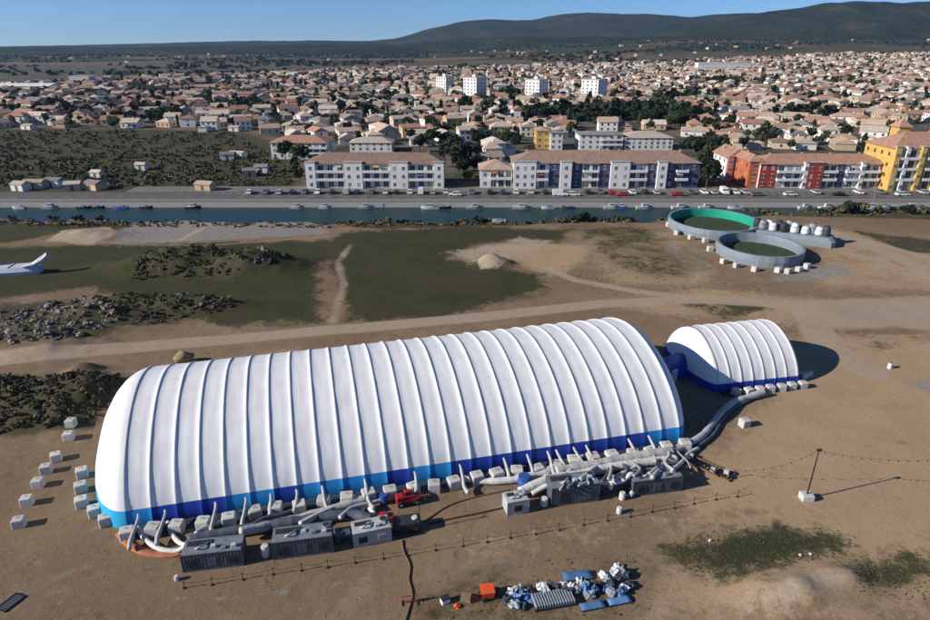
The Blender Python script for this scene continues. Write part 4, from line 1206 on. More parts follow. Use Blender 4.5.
def tree_proto(kind, h, rx, rzz, zc, n, size, clumps, lm, trunk_top):
    cm = MB(); leaf_cloud(cm, (0,0,zc), rx, rx*rv.uniform(.85,1.1), rzz, n, size, clumps, rv)
    me = cm.mesh("crown"); me.materials.append(M[lm])
    tm = MB(); tm.tube([(0,0,-.3),(.05,0,trunk_top*.5),(0,.08,trunk_top)], [.24,.18,.12], 7)
    for k in range(4):
        t = k*1.6+rv.random(); tm.tube([(0,0,trunk_top*.7),(rx*.35*math.cos(t), rx*.35*math.sin(t), zc)], [.1,.04], 5)
    tr = tm.mesh("trunk"); tr.materials.append(M['bark'])
    TREES.append((kind, me, tr, h))
tree_proto("dark round-crowned pine", 8, 3.6, 2.6, 5.6, 620, .42, 16, 'leaf1', 5.0)
tree_proto("dark broad-crowned pine", 9, 4.4, 2.5, 6.6, 720, .45, 20, 'leaf1', 6.0)
tree_proto("olive-green rounded tree", 6.5, 2.9, 2.5, 4.0, 520, .38, 14, 'leaf2', 3.6)
tree_proto("green leafy tree", 7.5, 3.1, 3.1, 4.6, 560, .40, 14, 'leaf3', 4.2)
tree_proto("slim dark cypress", 10, 1.2, 4.8, 5.2, 420, .36, 14, 'leaf1', 5.0)
tree_proto("sparse brownish tree", 7, 2.9, 2.7, 4.5, 300, .36, 13, 'leaf4', 4.4)
def place_tree(x, y, k, s, label, group, z=None):
    kind, cm, tm, h = TREES[k]
    o = thing("cypress_tree" if k == 4 else "pine_tree" if k < 2 else "garden_tree", label, "tree", (x,y,hz(x,y) if z is None else z), random.uniform(0,6.3), group)
    o.scale = (s*random.uniform(.85,1.15), s*random.uniform(.85,1.15), s)
    for nm, me in (("crown",cm),("trunk",tm)):
        c = bpy.data.objects.new(nm, me); COL.objects.link(c); c.parent = o
    return o
BUSH = []
for k, (lm, n) in enumerate([('scrub',260),('leaf2',260),('leaf1',280),('leaf4',200)]):
    b = MB(); leaf_cloud(b, (0,0,.75), 1.5, 1.2, .9, n, .22, 10, rv); me = b.mesh("bush_foliage"); me.materials.append(M[lm])
    st = MB()
    for j in range(4): st.tube([(0,0,-.2),(.5*math.cos(j*1.7),.5*math.sin(j*1.7),.9)], [.05,.02], 5)
    ms_ = st.mesh("stems"); ms_.materials.append(M['bark']); BUSH.append((("dark scrubby","olive","dark green","dry brown")[k], me, ms_))
def place_bush(x, y, k, s, label, group):
    o = thing("bush", label, "bush", (x,y,hz(x,y)), random.uniform(0,6.3), group)
    o.scale = (s*random.uniform(.9,1.3), s, s*random.uniform(.8,1.1))
    for nm, me in (("foliage",BUSH[k][1]),("stems",BUSH[k][2])):
        c = bpy.data.objects.new(nm, me); COL.objects.link(c); c.parent = o
    return o
# bushes on the near canal bank, left to right
bank = [(352,221,1.3,2),(362,220,1.2,0),(376,221,1.1,3),(388,222,1.0,3),(402,221,1.5,2),(416,222,1.4,2),(448,223,1.7,0),(462,222,1.8,0),(478,223,1.5,2),(486,222,1.2,0),
        (528,222,1.2,2),(545,222,1.2,0),(562,222,1.3,3),(574,221,1.9,2),(584,221,1.6,2),(596,220,1.2,0),(606,220,1.5,1),(620,219,2.2,1),(630,219,1.8,2),(644,218,1.4,2),
        (662,217,1.6,0),(676,214,2.0,2),(690,212,1.9,2),(704,211,2.2,2),(716,209,1.8,0),(730,208,1.8,3),(748,208,1.9,3),(762,209,2.3,0),(774,208,1.6,3),(790,209,1.5,0),
        (806,208,1.6,3),(822,212,1.2,2),(838,212,2.2,0),(850,213,2.5,2),(862,213,2.4,0),(876,213,1.5,3),(892,212,1.5,0),(908,213,1.8,2),(922,213,1.5,0),
        (236,219,.8,0),(12,221,1.2,0),(30,222,1.0,3),(52,221,1.3,0),(78,220,1.1,2),(100,219,1.2,0),(130,218,1.0,3)]
bank.sort(); bn = {}
for i, b_ in enumerate(bank): bn.setdefault(b_[3], []).append(i)
for i, (px, py, s, k) in enumerate(bank):
    x, y = at(px, py); g = bn[k]
    place_bush(x, y, k, s, f"{BUSH[k][0]} bush on the canal's near bank, {in_words(g.index(i), len(g))} of that colour", "bushes on the canal bank")
x, y = at(668, 217); 
# stuff: scrub, weeds
def stuff_cloud(name, spots, smin, smax, n, leaf, mats, label=None):
    mb = MB()
    for (x, y) in spots:
        s = random.uniform(smin, smax); z = hz(x,y); k = random.randrange(len(mats))
        leaf_cloud(mb, (x,y,z+s*.35), s*1.25, s, s*.75, n, leaf*s, 4, rv, k, .2)
    o = mb.build(name, [M[m] for m in mats]); tag(o, label, None, None, 'stuff'); return o
stuff_cloud("scrub", px_spots([(-60,130),(235,132),(262,150),(290,168),(290,186),(-60,188)], 1700), .4, 1.7, 22, .30, ['scrub','leaf2','leaf2','scrub','leaf3'])
stuff_cloud("weeds", px_spots([(-10,374),(60,382),(118,380),(124,396),(92,426),(40,432),(-10,440)], 420) + px_spots([(140,266),(210,252),(292,254),(290,268),(230,278),(130,280)], 420)
            + px_spots([(90,302),(140,298),(232,300),(232,310),(150,326),(115,328)], 200), .25, .8, 26, .26, ['scrub','leaf4','scrub','leaf2'])
stuff_cloud("weeds", px_spots([(656,548),(710,530),(790,523),(852,532),(850,556),(735,580),(690,570)], 700) + px_spots([(830,562),(930,545),(930,600),(860,600)], 260) + px_spots([(400,590),(500,565),(640,550),(650,615),(420,620)], 160), .03, .12, 12, .4, ['grassb','grassb','scrub'])
stuff_cloud("dry_tufts", px_spots([(560,250),(700,240),(760,290),(560,300)], 120) + px_spots([(0,250),(330,242),(560,232),(540,290),(340,320),(130,300)], 500), .04, .2, 10, .4, ['drygrass','grassb','grassb','leaf2'])
mb = MB()
for (x, y) in px_spots([(-20,350),(960,310),(960,640),(-20,640)], 1300):
    q_ = random.choice([.03,.03,.04,.05,.07]); mb.blob((x,y,hz(x,y)+q_*.3), q_*1.3, q_, q_*.8, .4, x, random.randrange(2), 5, 3)
tag(mb.build("pebbles", [M['rock'],M['tanrock']]), None, None, None, 'stuff')
stuff_cloud("bank_reeds", px_spots([(-30,221),(330,221),(420,217),(640,214),(760,208),(960,210),(960,216),(700,216),(640,222),(450,226),(330,228),(-30,226)], 700), .3, .9, 16, .34, ['leaf4','drygrass','scrub','leaf2'])

# ------------------------------------------------------------------ apartment buildings on the quay
def hip_roof(mb, x0, x1, y0, y1, z, h, ov=.5, gable=False, m=0, inset=None):
    x0, x1, y0, y1 = x0-ov, x1+ov, y0-ov, y1+ov
    d = min(x1-x0, y1-y0)/2
    along_x = (x1-x0) >= (y1-y0)
    k = 0.0 if gable else (inset if inset is not None else d)
    if along_x: A, B = (x0+k,(y0+y1)/2,z+h), (x1-k,(y0+y1)/2,z+h)
    else: A, B = ((x0+x1)/2,y0+k,z+h), ((x0+x1)/2,y1-k,z+h)
    c = [(x0,y0,z),(x1,y0,z),(x1,y1,z),(x0,y1,z)]
    if along_x:
        mb.quad(c[0],c[1],B,A,m); mb.quad(c[2],c[3],A,B,m); mb.tri(c[1],c[2],B,m); mb.tri(c[3],c[0],A,m)
    else:
        mb.quad(c[1],c[2],B,A,m); mb.quad(c[3],c[0],A,B,m); mb.tri(c[0],c[1],A,m); mb.tri(c[2],c[3],B,m)
    e = .16
    cb = [(p[0],p[1],z-e) for p in c]
    for i in range(4): j = (i+1)%4; mb.quad(cb[i],cb[j],c[j],c[i],m)
    mb.quad(cb[3],cb[2],cb[1],cb[0],m)
wr_ = random.Random(99)
M['curtain'] = mat('drawn_pale_curtain', (.30,.29,.27), .7, .15)
def window(root, x, z, w, h, y, frame=True, side=None):
    """a framed dark window standing proud of a wall; side None = front (-y), else -1/+1 = wall facing -x / +x at x"""
    b = MB()
    if side is None: b.box(x-w/2,x+w/2,y-.05,y+.02,z,z+h)
    else: b.box(x-.05 if side < 0 else x-.02, x+.02 if side < 0 else x+.05, y-w/2,y+w/2,z,z+h)
    o = b.build("window", M[wr_.choices(['glass','shutter','curtain'],[7,1.3,1.7])[0]], root)
    if frame and side is None:
        f = MB(); f.box(x-w/2-.08,x+w/2+.08,y-.07,y+.01,z-.1,z-.002); f.box(x-w/2-.08,x+w/2+.08,y-.07,y+.01,z+h+.002,z+h+.1); f.box(x-.04,x+.04,y-.07,y-.052,z,z+h)
        f.build("frame", M['frame'], o)
    return o
def apartment(label, x0, x1, yf, dep, floors, eave, ridge, segs, rm, name="apartment_building", gable=False, wm=None, side_win=True, cat="building"):
    """segs: (u0, u1, kind, material) with u from 0 to 1 along the front; kinds: tower, balcony, flat"""
    cx = (x0+x1)/2; w = x1-x0
    root = thing(name, label, cat, (cx, yf, .1), 0)
    X = w/2; wm = wm or M['wallw']; fh = eave/floors
    b = MB(); b.box(-X,X,0,dep,-.3,eave); b.build("wall", wm, root)
    b = MB(); hip_roof(b, -X, X, 0, dep, eave+.161, ridge-eave, .6, gable); rf = b.build("roof", rm, root)
    for k in range(max(2, int(w/11))):
        x = -X+ (k+.5)*w/max(2,int(w/11)) + random.uniform(-1,1)
        c = MB(); c.bbox(x-.3,x+.3,dep*.66,dep*.66+.55,eave+.6,ridge+.15,.05); c.build("chimney", WM[4], rf)
    for (u0,u1,kind,mk) in segs:
        a, c_ = -X+u0*w, -X+u1*w; mm = M[mk]
        if kind == 'tower':
            b = MB(); b.box(a,c_,-1.5,-.002,-.2,eave+.75); t = b.build("stair_tower", mm, root)
            b = MB(); b.box(a-.2,c_+.2,-1.7,.5,eave+.752,eave+.95); b.build("tower_roof", M['kerb'], t)
            nw = max(1, int((c_-a)/2.6))
            for f in range(floors):
                for k in range(nw): window(root, a+(k+.5)*(c_-a)/nw, f*fh+.9, .9, 1.25, -1.5)
        else:
            proud = 0.0
            if mk != 'wallw' or kind == 'flat' or wm is not M['wallw']:
                b = MB(); b.box(a+.02,c_-.02,-.16,-.003,-.2,eave-.02); b.build("facade_panel", mm, root); proud = -.16
            nw = max(1, int((c_-a)/2.7))
            for f in range(floors):
                for k in range(nw):
                    wx = a+(k+.5)*(c_-a)/nw
                    window(root, wx, f*fh+(.35 if kind == 'balcony' else .9), 1.75 if kind == 'balcony' else 1.1, fh-.85 if kind == 'balcony' else 1.3, proud, True)
                if kind == 'balcony' and f > 0:
                    b = MB(); b.box(a+.15,c_-.15,-1.45,proud-.075,f*fh-.1,f*fh+.05); b.box(a+.15,c_-.15,-1.45,-1.35,f*fh+.051,f*fh+.85)
                    for k in range(nw+1):
                        xx = a+.15+(c_-a-.42)*k/nw; b.box(xx,xx+.12,-1.34,proud-.08,f*fh+.051,f*fh+.84)
                    if wr_.random() < .3:
                        ax = wr_.uniform(a+.3, max(a+.31, c_-2.6)); aw = MB(); aw.quad((ax,proud-.09,(f+1)*fh-.35),(ax+2.2,proud-.09,(f+1)*fh-.35),(ax+2.2,-1.4,(f+1)*fh-.85),(ax,-1.4,(f+1)*fh-.85)); aw.quad((ax,-1.4,(f+1)*fh-.85),(ax+2.2,-1.4,(f+1)*fh-.85),(ax+2.2,-1.42,(f+1)*fh-1.05),(ax,-1.42,(f+1)*fh-1.05)); aw.build('awning', M[wr_.choice(['wallor','wallye','contl','bluetarp'])], root)
                    b.build("balcony", M['wallw'] if mk in ('wallw','wallbl') or k % 2 else mm, root)
    if side_win:
        for f in range(floors):
            for k in range(max(1,int(dep/4))):
                for s in (-1,1): window(root, s*X, f*fh+.9, 1.0, 1.3, (k+.5)*dep/max(1,int(dep/4)), False, s)
    return root
def xr(px0, px1, Y, z=0):
    f = Y*CP + (CAM_H-z)*SP
    return (px0-465)/FPX*f, (px1-465)/FPX*f
Y1 = 231.5
x0, x1 = xr(308, 444, Y1)
apartment("long white apartment block with brown hipped roof beside the canal, nearest the scrubland", x0, x1, Y1, 12.5, 3, 8.6, 11.6,
          [(0,.07,'tower','wallw'),(.07,.28,'balcony','wallw'),(.28,.41,'tower','wallw'),(.41,.61,'balcony','wallw'),(.61,.74,'tower','wallw'),(.74,.93,'balcony','wallw'),(.93,1,'tower','wallw')], RM[2])
x0, x1 = xr(513, 697, Y1)
apartment("long blue and white apartment block with brown roof in the middle of the quay", x0, x1, Y1, 14.5, 3, 8.8, 12.2,
          [(0,.12,'tower','wallw'),(.12,.19,'balcony','wallw'),(.19,.25,'flat','wallbl'),(.25,.31,'tower','wallw'),(.31,.37,'flat','wallbl'),(.37,.46,'balcony','wallw'),(.46,.52,'flat','wallbl'),
           (.52,.62,'tower','wallw'),(.62,.72,'balcony','wallw'),(.72,.77,'flat','wallbl'),(.77,.82,'tower','wallw'),(.82,.87,'flat','wallbl'),(.87,.94,'balcony','wallbl'),(.94,1.0,'flat','wallbl')], RM[2])
x0, x1 = xr(480, 512, Y1)
apartment("lower cream annexe with tan roof adjoining the blue and white block", x0, x1, Y1+.6, 12, 2, 6.4, 9.2, [(0,.3,'flat','wallw'),(.3,1,'balcony','wallw')], RM[1], wm=WM[1])
x0, x1 = xr(757, 884, Y1)
apartment("white apartment block with red painted bays and orange roof", x0, x1, Y1, 12.5, 3, 8.5, 11.2,
          [(0,.13,'flat','wallred'),(.13,.33,'balcony','wallw'),(.33,.36,'tower','wallw'),(.36,.48,'tower','wallred'),(.48,.60,'balcony','wallw'),(.60,.66,'flat','wallbl'),(.66,.77,'balcony','wallw'),(.77,.80,'tower','wallw'),(.80,.93,'balcony','wallw'),(.93,1,'flat','wallred')], RM[0], wm=M['wallw'])
x0, x1 = xr(745, 756.5, Y1+2)
apartment("narrow orange wing with orange roof at the red and white block's left end", x0, x1, Y1+1, 18, 3, 9.2, 11.4, [(0,1,'flat','wallor')], RM[0], wm=M['wallor'])
x0, x1 = xr(724, 745, 246)
apartment("white gabled wing with pink wall set back left of the orange wing", x0, x1, 246, 14, 3, 8.4, 11.6, [(0,.25,'tower','wallpk'),(.25,1,'flat','wallw')], RM[0], wm=M['wallw'], gable=True)
x0, x1 = xr(884, 990, 227.5)
apartment("tall yellow and white apartment block with orange-brown roof at the right edge", x0, x1, 227.5, 17, 4, 14.6, 19.2,
          [(0,.05,'tower','wallye'),(.05,.10,'balcony','wallw'),(.10,.13,'tower','wallw'),(.13,.24,'balcony','wallw'),(.24,.28,'tower','wallye'),(.28,.31,'flat','wallw'),(.31,.42,'balcony','wallye'),(.42,.46,'tower','wallw'),(.46,.58,'balcony','wallw'),(.58,.62,'tower','wallye'),(.62,1,'balcony','wallye')], RM[0], wm=M['wallye'])
x0, x1 = xr(888, 899, 246)
apartment("square yellow cupola tower rising behind the yellow and white block", x0, x1, 247, 5, 5, 19.5, 22.5, [(0,1,'flat','wallye')], RM[0], wm=M['wallye'], side_win=False, name="cupola_tower", cat="tower")
# second row and landmark buildings: (label, px0, px1, base row, eave row, depth, floors, roof rise, roof, wall)
def row2(label, p0, p1, base, eave_y, dep, floors, rise, rm, wm, name="apartment_building", gable=False, kind='flat', mk='wallw'):
    _, Y = at(465, base)
    for _ in range(12): Y = at(465, base, hz((p0+p1-930)/2/FPX*Y, Y))[1]
    x0, x1 = xr(p0, p1, Y); g0 = hz((x0+x1)/2, Y); e = z_at(eave_y, Y)-g0
    seg = [(0,.5,'flat',mk),(.5,1,'balcony' if kind == 'balcony' else 'flat',mk)]
    o = apartment(label, x0, x1, Y, dep, floors, e, e+rise, seg, rm, name, gable, wm)
    o.location.z = g0; return o
OCC = []
row2("white block with orange roof standing behind the scrubland's trees", 272, 328, 159, 143, 13, 3, 2.6, RM[0], M['wallw'], kind='balcony')
row2("long low white building with pale roof behind the white block", 350, 392, 152, 143, 12, 2, 2.2, RM[3], M['wallw'])
row2("yellow block with flat tan roof behind the blue and white block", 536, 549, 149, 131, 12, 3, 1.0, RM[1], M['wallye'], mk='wallye')
row2("narrow white block next to the yellow one behind the quay", 550, 562, 150, 133, 11, 3, .6, RM[4], M['wallw'])
row2("wide white modern block with grey roof behind the blue and white block", 579, 622, 150, 135, 14, 3, .8, RM[4], M['wallw'], kind='balcony')
row2("pale long-roofed block at the right behind the blue and white one", 624, 672, 150, 138, 16, 3, 2.4, RM[3], M['wallw'])
row2("pale pitched-roof hall left of the white tower blocks", 392, 412, 104, 98, 16, 2, 3.0, RM[4], M['wallw'])
row2("long white slab building between the white tower blocks", 494, 527, 93, 85.5, 14, 3, .5, RM[3], M['wallw'])
row2("long white terrace with repeated bays in the upper town", 697, 750, 71, 62.5, 18, 3, .6, RM[3], M['wallw'])
row2("large white hall at the far right edge of the town", 880, 914, 62, 53, 24, 3, .8, RM[3], M['wallw'])
row2("wide low white building beyond the far left houses", 70, 90, 83, 76, 18, 2, .6, RM[3], M['wallw'])
x0, x1 = xr(-30, 50, at(0,92)[1])
apartment("very long white warehouse roof at the far left edge", x0, x1, at(0,92)[1], 26, 1, 6, 8.5, [(0,1,'flat','wallw')], M['wallw'], "warehouse", True, None, False, "warehouse")
# tower blocks, corner towards the camera
def tower_block(label, px, base, top, w, rz=-.72):
    x, y = at(px, base); h = z_at(top, y); z = hz(x,y)
    root = thing("tower_block", label, "tower block", (x,y+w*.5,z), rz, "white tower blocks"); h -= z
    b = MB(); b.box(-w/2,w/2,-w*.45,w*.45,-1,h); b.build("wall", M['wallw'], root)
    b = MB(); b.box(-w/2-.2,w/2+.2,-w*.45-.2,w*.45+.2,h+.002,h+.7); rf = b.build("roof", M['kerb'], root)
    b = MB(); b.box(-2,2,-2,2,h+.702,h+3); b.build("lift_housing", M['wallw'], rf)
    fl = int(h/3)
    for f in range(fl):
        for k in range(4):
            u = -w/2+(k+.5)*w/4
            window(root, u, f*3+1, 1.3, 1.4, -w*.45, False)
            if k < 3: window(root, w/2, f*3+1, 1.3, 1.4, -w*.45+(k+.5)*w*.9/3, False, 1)
    return root
tower_block("white tower block left of the long white slab building", 475, 98, 78, 17)
tower_block("white tower block with dark right side, right of the long slab building", 537, 98, 80, 17)
tower_block("tallest white tower block, rightmost of the group", 595, 101, 80, 18)
tower_block("smaller pale tower block, leftmost of the group", 445, 92, 77, 15)

# ------------------------------------------------------------------ boats and cars
HULLC = {'white':M['contl'],'cream':WM[1],'blue':M['bluep'],'dark':M['dark'],'grey':M['contl'],'red':M['red']}
def boat(px, col, L, cabin, label, Yb=CANAL_FAR-1.7, mast=False):
    L *= .85
    f = Yb*CP+CAM_H*SP; x = (px-465)/FPX*f
    r = thing("moored_boat", label, "boat", (x,Yb,WZ), random.uniform(-.06,.06)+(math.pi if random.random()<.5 else 0), "boats moored in the canal")
    wd = L*.32; b = MB(); n = 10
    for i in range(n+1):
        u = i/n; xx = -L/2+L*u; k = (1-max(0,(u-.45)/.55)**2.2)
        sh = .75+.3*u*u
        b.v += [(xx,-wd/2*k-.01,sh),(xx,-wd*.38*k-.005,-.25),(xx,wd*.38*k+.005,-.25),(xx,wd/2*k+.01,sh)]
    for i in range(n):
        p = i*4
        for k in range(3): b.f.append((p+k,p+4+k,p+5+k,p+1+k)); b.m.append(0)
    b.f.append((0,1,2,3)); b.m.append(0)
    b.build("hull", HULLC[col], r)
    b = MB()
    for i in range(n+1):
        u = i/n; xx = -L/2+L*u; k = (1-max(0,(u-.45)/.55)**2.2); zz = .68+.3*u*u
        b.v += [(xx,-wd*.46*k,zz),(xx,wd*.46*k,zz)]
    for i in range(n): b.f.append((i*2,i*2+2,i*2+3,i*2+1)); b.m.append(0)
    b.build("deck", HULLC['cream' if col != 'white' else 'white'], r)
    if cabin:
        b = MB(); b.box(-L*.2,L*.18,-wd*.34,wd*.34,.6,1.75,0,None,.18); c = b.build("cabin", HULLC['white'], r)
        b = MB(); b.box(-L*.2+.3,L*.18+.0,-wd*.34+.07,wd*.34-.07,1.15,1.5); b.build("window", M['glass'], c)
    else:
        b = MB(); b.box(-L*.3,L*.05,-wd*.3,wd*.3,.7,1.15,0,None,.15); b.build("tarp_cover", M['bluetarp'], r)
    if mast:
        b = MB(); b.cyl(0,0,.8,9,.06,6); b.tube([(0,0,1.9),(-L*.4,0,2.0)],.05,6); b.build("mast", M['fan'], r)
BO = [(18,'grey',5,0),(50,'white',6.5,1),(84,'dark',5.5,0),(98,'dark',5,0),(120,'blue',5.5,0),(146,'dark',5,0),(193,'dark',6,1),(297,'white',5.5,1),(325,'white',5,1),(366,'white',6,1),(430,'white',7,1),(444,'dark',5.5,0),
      (475,'white',6.5,1),(522,'white',7.5,1),(548,'white',5,0),(569,'dark',5,0),(612,'white',6,1),(622,'blue',5,1),(645,'white',6.5,1),(681,'white',7,1),(707,'white',6,1),(735,'white',5.5,0),
      (806,'white',5.5,1),(828,'white',6.5,1),(851,'white',6,1),(872,'white',7,1),(890,'white',6,0),(912,'white',7,1)]
bg = {}
def bdesc(b_): return f"{b_[1]} {'cabin' if b_[3] else 'open'} boat"
for b_ in BO: bg.setdefault(bdesc(b_), []).append(b_[0])
for b_ in BO:
    g = bg[bdesc(b_)]; wds = in_words(g.index(b_[0]), len(g))
    boat(b_[0], b_[1], b_[2], b_[3], f"{bdesc(b_)} moored along the far quay" + (f", {wds} of its kind" if wds else ", the only one of its kind"), CANAL_FAR-1.7, b_[0] in (366,523,872))
boat(497, 'white', 6, 0, "white open boat moored alone on the canal's near bank", 187.8)
CARC = {'white':(.7,.7,.7),'silver':(.42,.43,.44),'black':(.02,.02,.022),'grey':(.13,.135,.14),'red':(.42,.02,.02),'dark blue':(.02,.035,.12),'beige':(.4,.35,.27)}
CM = {k: mat('car_paint_'+k.replace(' ','_'), v, .3, .05, 1, spec=.5) for k, v in CARC.items()}
def car_proto(van):
    r = thing("parked_van" if van else "parked_car", "x", "van" if van else "car"); L = 5.2 if van else 4.3; W2 = .95 if van else .88
    b = MB()
    pr = [(-L/2,.35),(-L/2,.95),(-L/2+.15,1.0),(L/2-1.1,.98),(L/2-.1,.78),(L/2,.6),(L/2,.35)] if not van else [(-L/2,.35),(-L/2,2.1),(-L/2+.15,2.2),(L/2-1.7,2.2),(L/2-.9,1.15),(L/2,.95),(L/2,.35)]
    n = len(pr)
    for s in (-1,1):
        for (x,z) in pr: b.v.append((x, s*W2*(1 if z < 1.05 else .92), z))
    for i in range(n): j = (i+1)%n; b.f.append((i,j,n+j,n+i)); b.m.append(0)
    b.f.append(tuple(range(n-1,-1,-1))); b.f.append(tuple(range(n,2*n))); b.m += [0,0]
    b.build("body", CM['white'], r)
    if not van:
        b = MB(); b.box(-L/2+.45,L/2-1.35,-W2*.94,W2*.94,.985,1.42,0,None,.16); c = b.build("cabin_glass", M['glass'], r)
        b = MB(); b.box(-L/2+.62,L/2-1.52,-W2*.8,W2*.8,1.421,1.47); b.build("roof_panel", CM['white'], r)
    else:
        b = MB(); b.box(L/2-1.75,L/2-1.0,-W2*.97,W2*.97,1.3,1.8); b.build("cabin_glass", M['glass'], r)
    for sx in (-L*.31,L*.31):
        for sy in (-1,1):
            b = MB(); b.tube([(sx,sy*(W2-.18),.32),(sx,sy*(W2+.02),.32)], .32, 10); b.build("wheel", M['black'], r)
    return r
protos = {0: car_proto(False), 1: car_proto(True)}; used = {0: False, 1: False}
CARS = [(293,'black',0,0),(305,'grey',0,0),(318,'white',0,0),(333,'black',0,0),(347,'silver',1,0),(357,'dark blue',0,0),(372,'grey',0,0),(386,'silver',0,0),(397,'black',0,0),(410,'white',0,0),(421,'white',1,0),(433,'beige',0,0),(446,'silver',0,0),
        (455,'white',0,1),(472,'grey',0,0),(490,'black',0,0),(503,'dark blue',0,0),(516,'white',0,0),(531,'silver',0,0),(545,'black',0,0),(560,'white',1,1),(573,'white',0,1),(588,'black',0,0),(600,'grey',0,0),(611,'red',0,0),(622,'red',0,1),(632,'white',0,0),(645,'black',0,0),
        (656,'silver',0,0),(677,'red',0,1),(690,'grey',0,0),(704,'white',0,0),(713,'silver',0,0),(724,'white',1,0),(735,'white',0,0),(745,'beige',0,0),(757,'grey',0,1),(790,'white',0,1),(815,'silver',0,0),(838,'black',0,1),(858,'white',0,0),(880,'grey',0,0),(902,'white',0,1),(922,'silver',0,0),
        (250,'white',0,0),(266,'grey',0,0),(280,'silver',0,0)]
CARS.sort(); cg = {}
for c_ in CARS: cg.setdefault((c_[1],c_[2]), []).append(c_[0])
def set_paint(o, m):
    for ch in o.children:
        if ch.name.startswith(("body","roof_panel")):
            ch.material_slots[0].link = 'OBJECT'; ch.material_slots[0].material = m
for (px,col,van,row) in CARS:
    o = protos[van] if not used[van] else copy_tree(protos[van]); used[van] = True
    Yc = 218.6 if row else 222.2+random.uniform(-.3,.3)
    f = Yc*CP+CAM_H*SP
    o.location = ((px-465)/FPX*f, Yc, .06)
    o.rotation_euler.z = (0 if row else math.pi/2)+random.choice([0,math.pi])+random.uniform(-.06,.06)
    set_paint(o, CM[col]); g = cg[(col,van)]; wds = in_words(g.index(px), len(g))
    tag(o, f"{col} {'van' if van else 'car'} {'on' if row else 'parked beside'} the quay road" + (f", {wds} of the {col} {'vans' if van else 'cars'}" if wds else ", the only one of its colour"), "van" if van else "car", "vehicles on the quay")

# yard of sheds beyond the canal on the left
YD = [(22,190,'white',5,4),(36,188,'pale grey',7,4),(56,186,'white',6,5),(74,190,'sandy',5,4),(96,189,'peach',6,5),(98,178,'white',4,3),(142,170,'white',4,3),(206,190,'sandy',6,4),(228,159,'white',6,5),(238,158,'white',7,5),(250,176,'pale grey',5,4),(262,172,'white',5,4),(235,131,'white',6,5),(30,129,'white',7,6)]
yg = {}
for i, s in enumerate(YD): yg.setdefault(s[2], []).append(i)
for k in yg: yg[k].sort(key=lambda i: YD[i][0])
for i, (px,py,wn,w_,d_) in enumerate(YD):
    x, y = at(px,py); k = [n for n,_ in WALLS].index(wn); g = yg[wn]
    r = thing("garden_shed", f"small {wn} shed in the scrubland beyond the canal, {in_words(g.index(i),len(g)) or 'the only one'} of the {wn} ones", "shed", (x,y,hz(x,y)), random.uniform(-.4,.4), "sheds beyond the canal")
    b = MB(); b.box(-w_/2,w_/2,-d_/2,d_/2,-.3,2.3); b.build("wall", WM[k], r)
    b = MB(); hip_roof(b,-w_/2,w_/2,-d_/2,d_/2,2.47,.9,.25,True); b.build("roof", RM[random.choice([1,3,4])], r)
    b = MB(); b.box(-.5,.5,-d_/2-.05,-d_/2+.02,0,2.0); b.build("door", M['shutter'], r)

# ------------------------------------------------------------------ the town
TOWN = [(-30,88),(60,84),(140,79),(240,76),(300,72),(400,69),(470,68),(640,63),(700,60),(760,58),(830,54),(970,53),(970,126),(880,126),(872,152),(720,152),(712,168),(700,168),(690,152),(668,132),(575,132),(530,148),(505,150),(478,176),(446,176),(446,152),(420,150),(330,147),(270,136),(240,130),(200,131),(120,127),(-30,128)]
BIG = []
for o in list(COL.objects):
    if o.type == 'EMPTY' and o.get('category') in ('building','tower block','warehouse','tower'):
        for ch in o.children:
            if ch.name.startswith('wall'):
                co = [o.location + Matrix.Rotation(o.rotation_euler.z,3,'Z') @ v.co for v in ch.data.vertices]
                BIG.append((min(p.x for p in co)-7, max(p.x for p in co)+7, min(p.y for p in co)-7, max(p.y for p in co)+7))
def free(x, y): return not any(a < x < b and c < y < d for a,b,c,d in BIG)
tr_ = random.Random(11)
WOODS = [(at(570,118), 34), (at(640,116), 44), (at(605,116), 32), (at(665,124), 30), (at(690,100), 22), (at(800,118), 20), (at(700,158), 14), (at(450,170), 12), (at(300,150), 14), (at(470,110), 16), (at(725,84), 30), (at(462,178), 12), (at(474,170), 10), (at(706,178), 9), (at(712,168), 12), (at(360,118), 14), (at(520,98), 26), (at(860,88), 26), (at(250,110), 16), (at(390,85), 30), (at(150,122), 20)]
houses, trees = [], []
yy = 240.0; row = 0
while yy < 2300:
    sp = 15.8 + (yy-240)*.0062
    half = yy*.80+40
    xx = -half + (row % 2)*sp*.5
    while xx < half:
        x, y = xx + tr_.uniform(-.28,.28)*sp, yy + tr_.uniform(-.28,.28)*sp
        xx += sp
        if not in_poly(*proj(x, y, hz(x,y)), TOWN) or not free(x, y): continue
        wood = any((x-c[0])**2+(y-c[1])**2 < r*r for c, r in WOODS)
        dens = .82 if vnoise(np.array([x*.012]), np.array([y*.012]), 77)[0] > .30 else .40
        if wood: 
            trees.append((x,y,wood)); 
            for _ in range(3): trees.append((x+tr_.uniform(-6,6), y+tr_.uniform(-6,6), True))
        elif tr_.random() < dens:
            houses.append((x,y))
            if tr_.random() < .9: [trees.append((x+tr_.uniform(-10,10), y+tr_.choice([-1,1])*tr_.uniform(7,10), False)) for _ in range(tr_.choice([1,1,1,2]))]
        elif tr_.random() < .92:
            trees.append((x,y,False))
            if tr_.random() < .8: trees.append((x+tr_.uniform(-6,6), y+tr_.uniform(-6,6), False))
    yy += sp*.92; row += 1
houses.sort(key=lambda p: p[1]); 
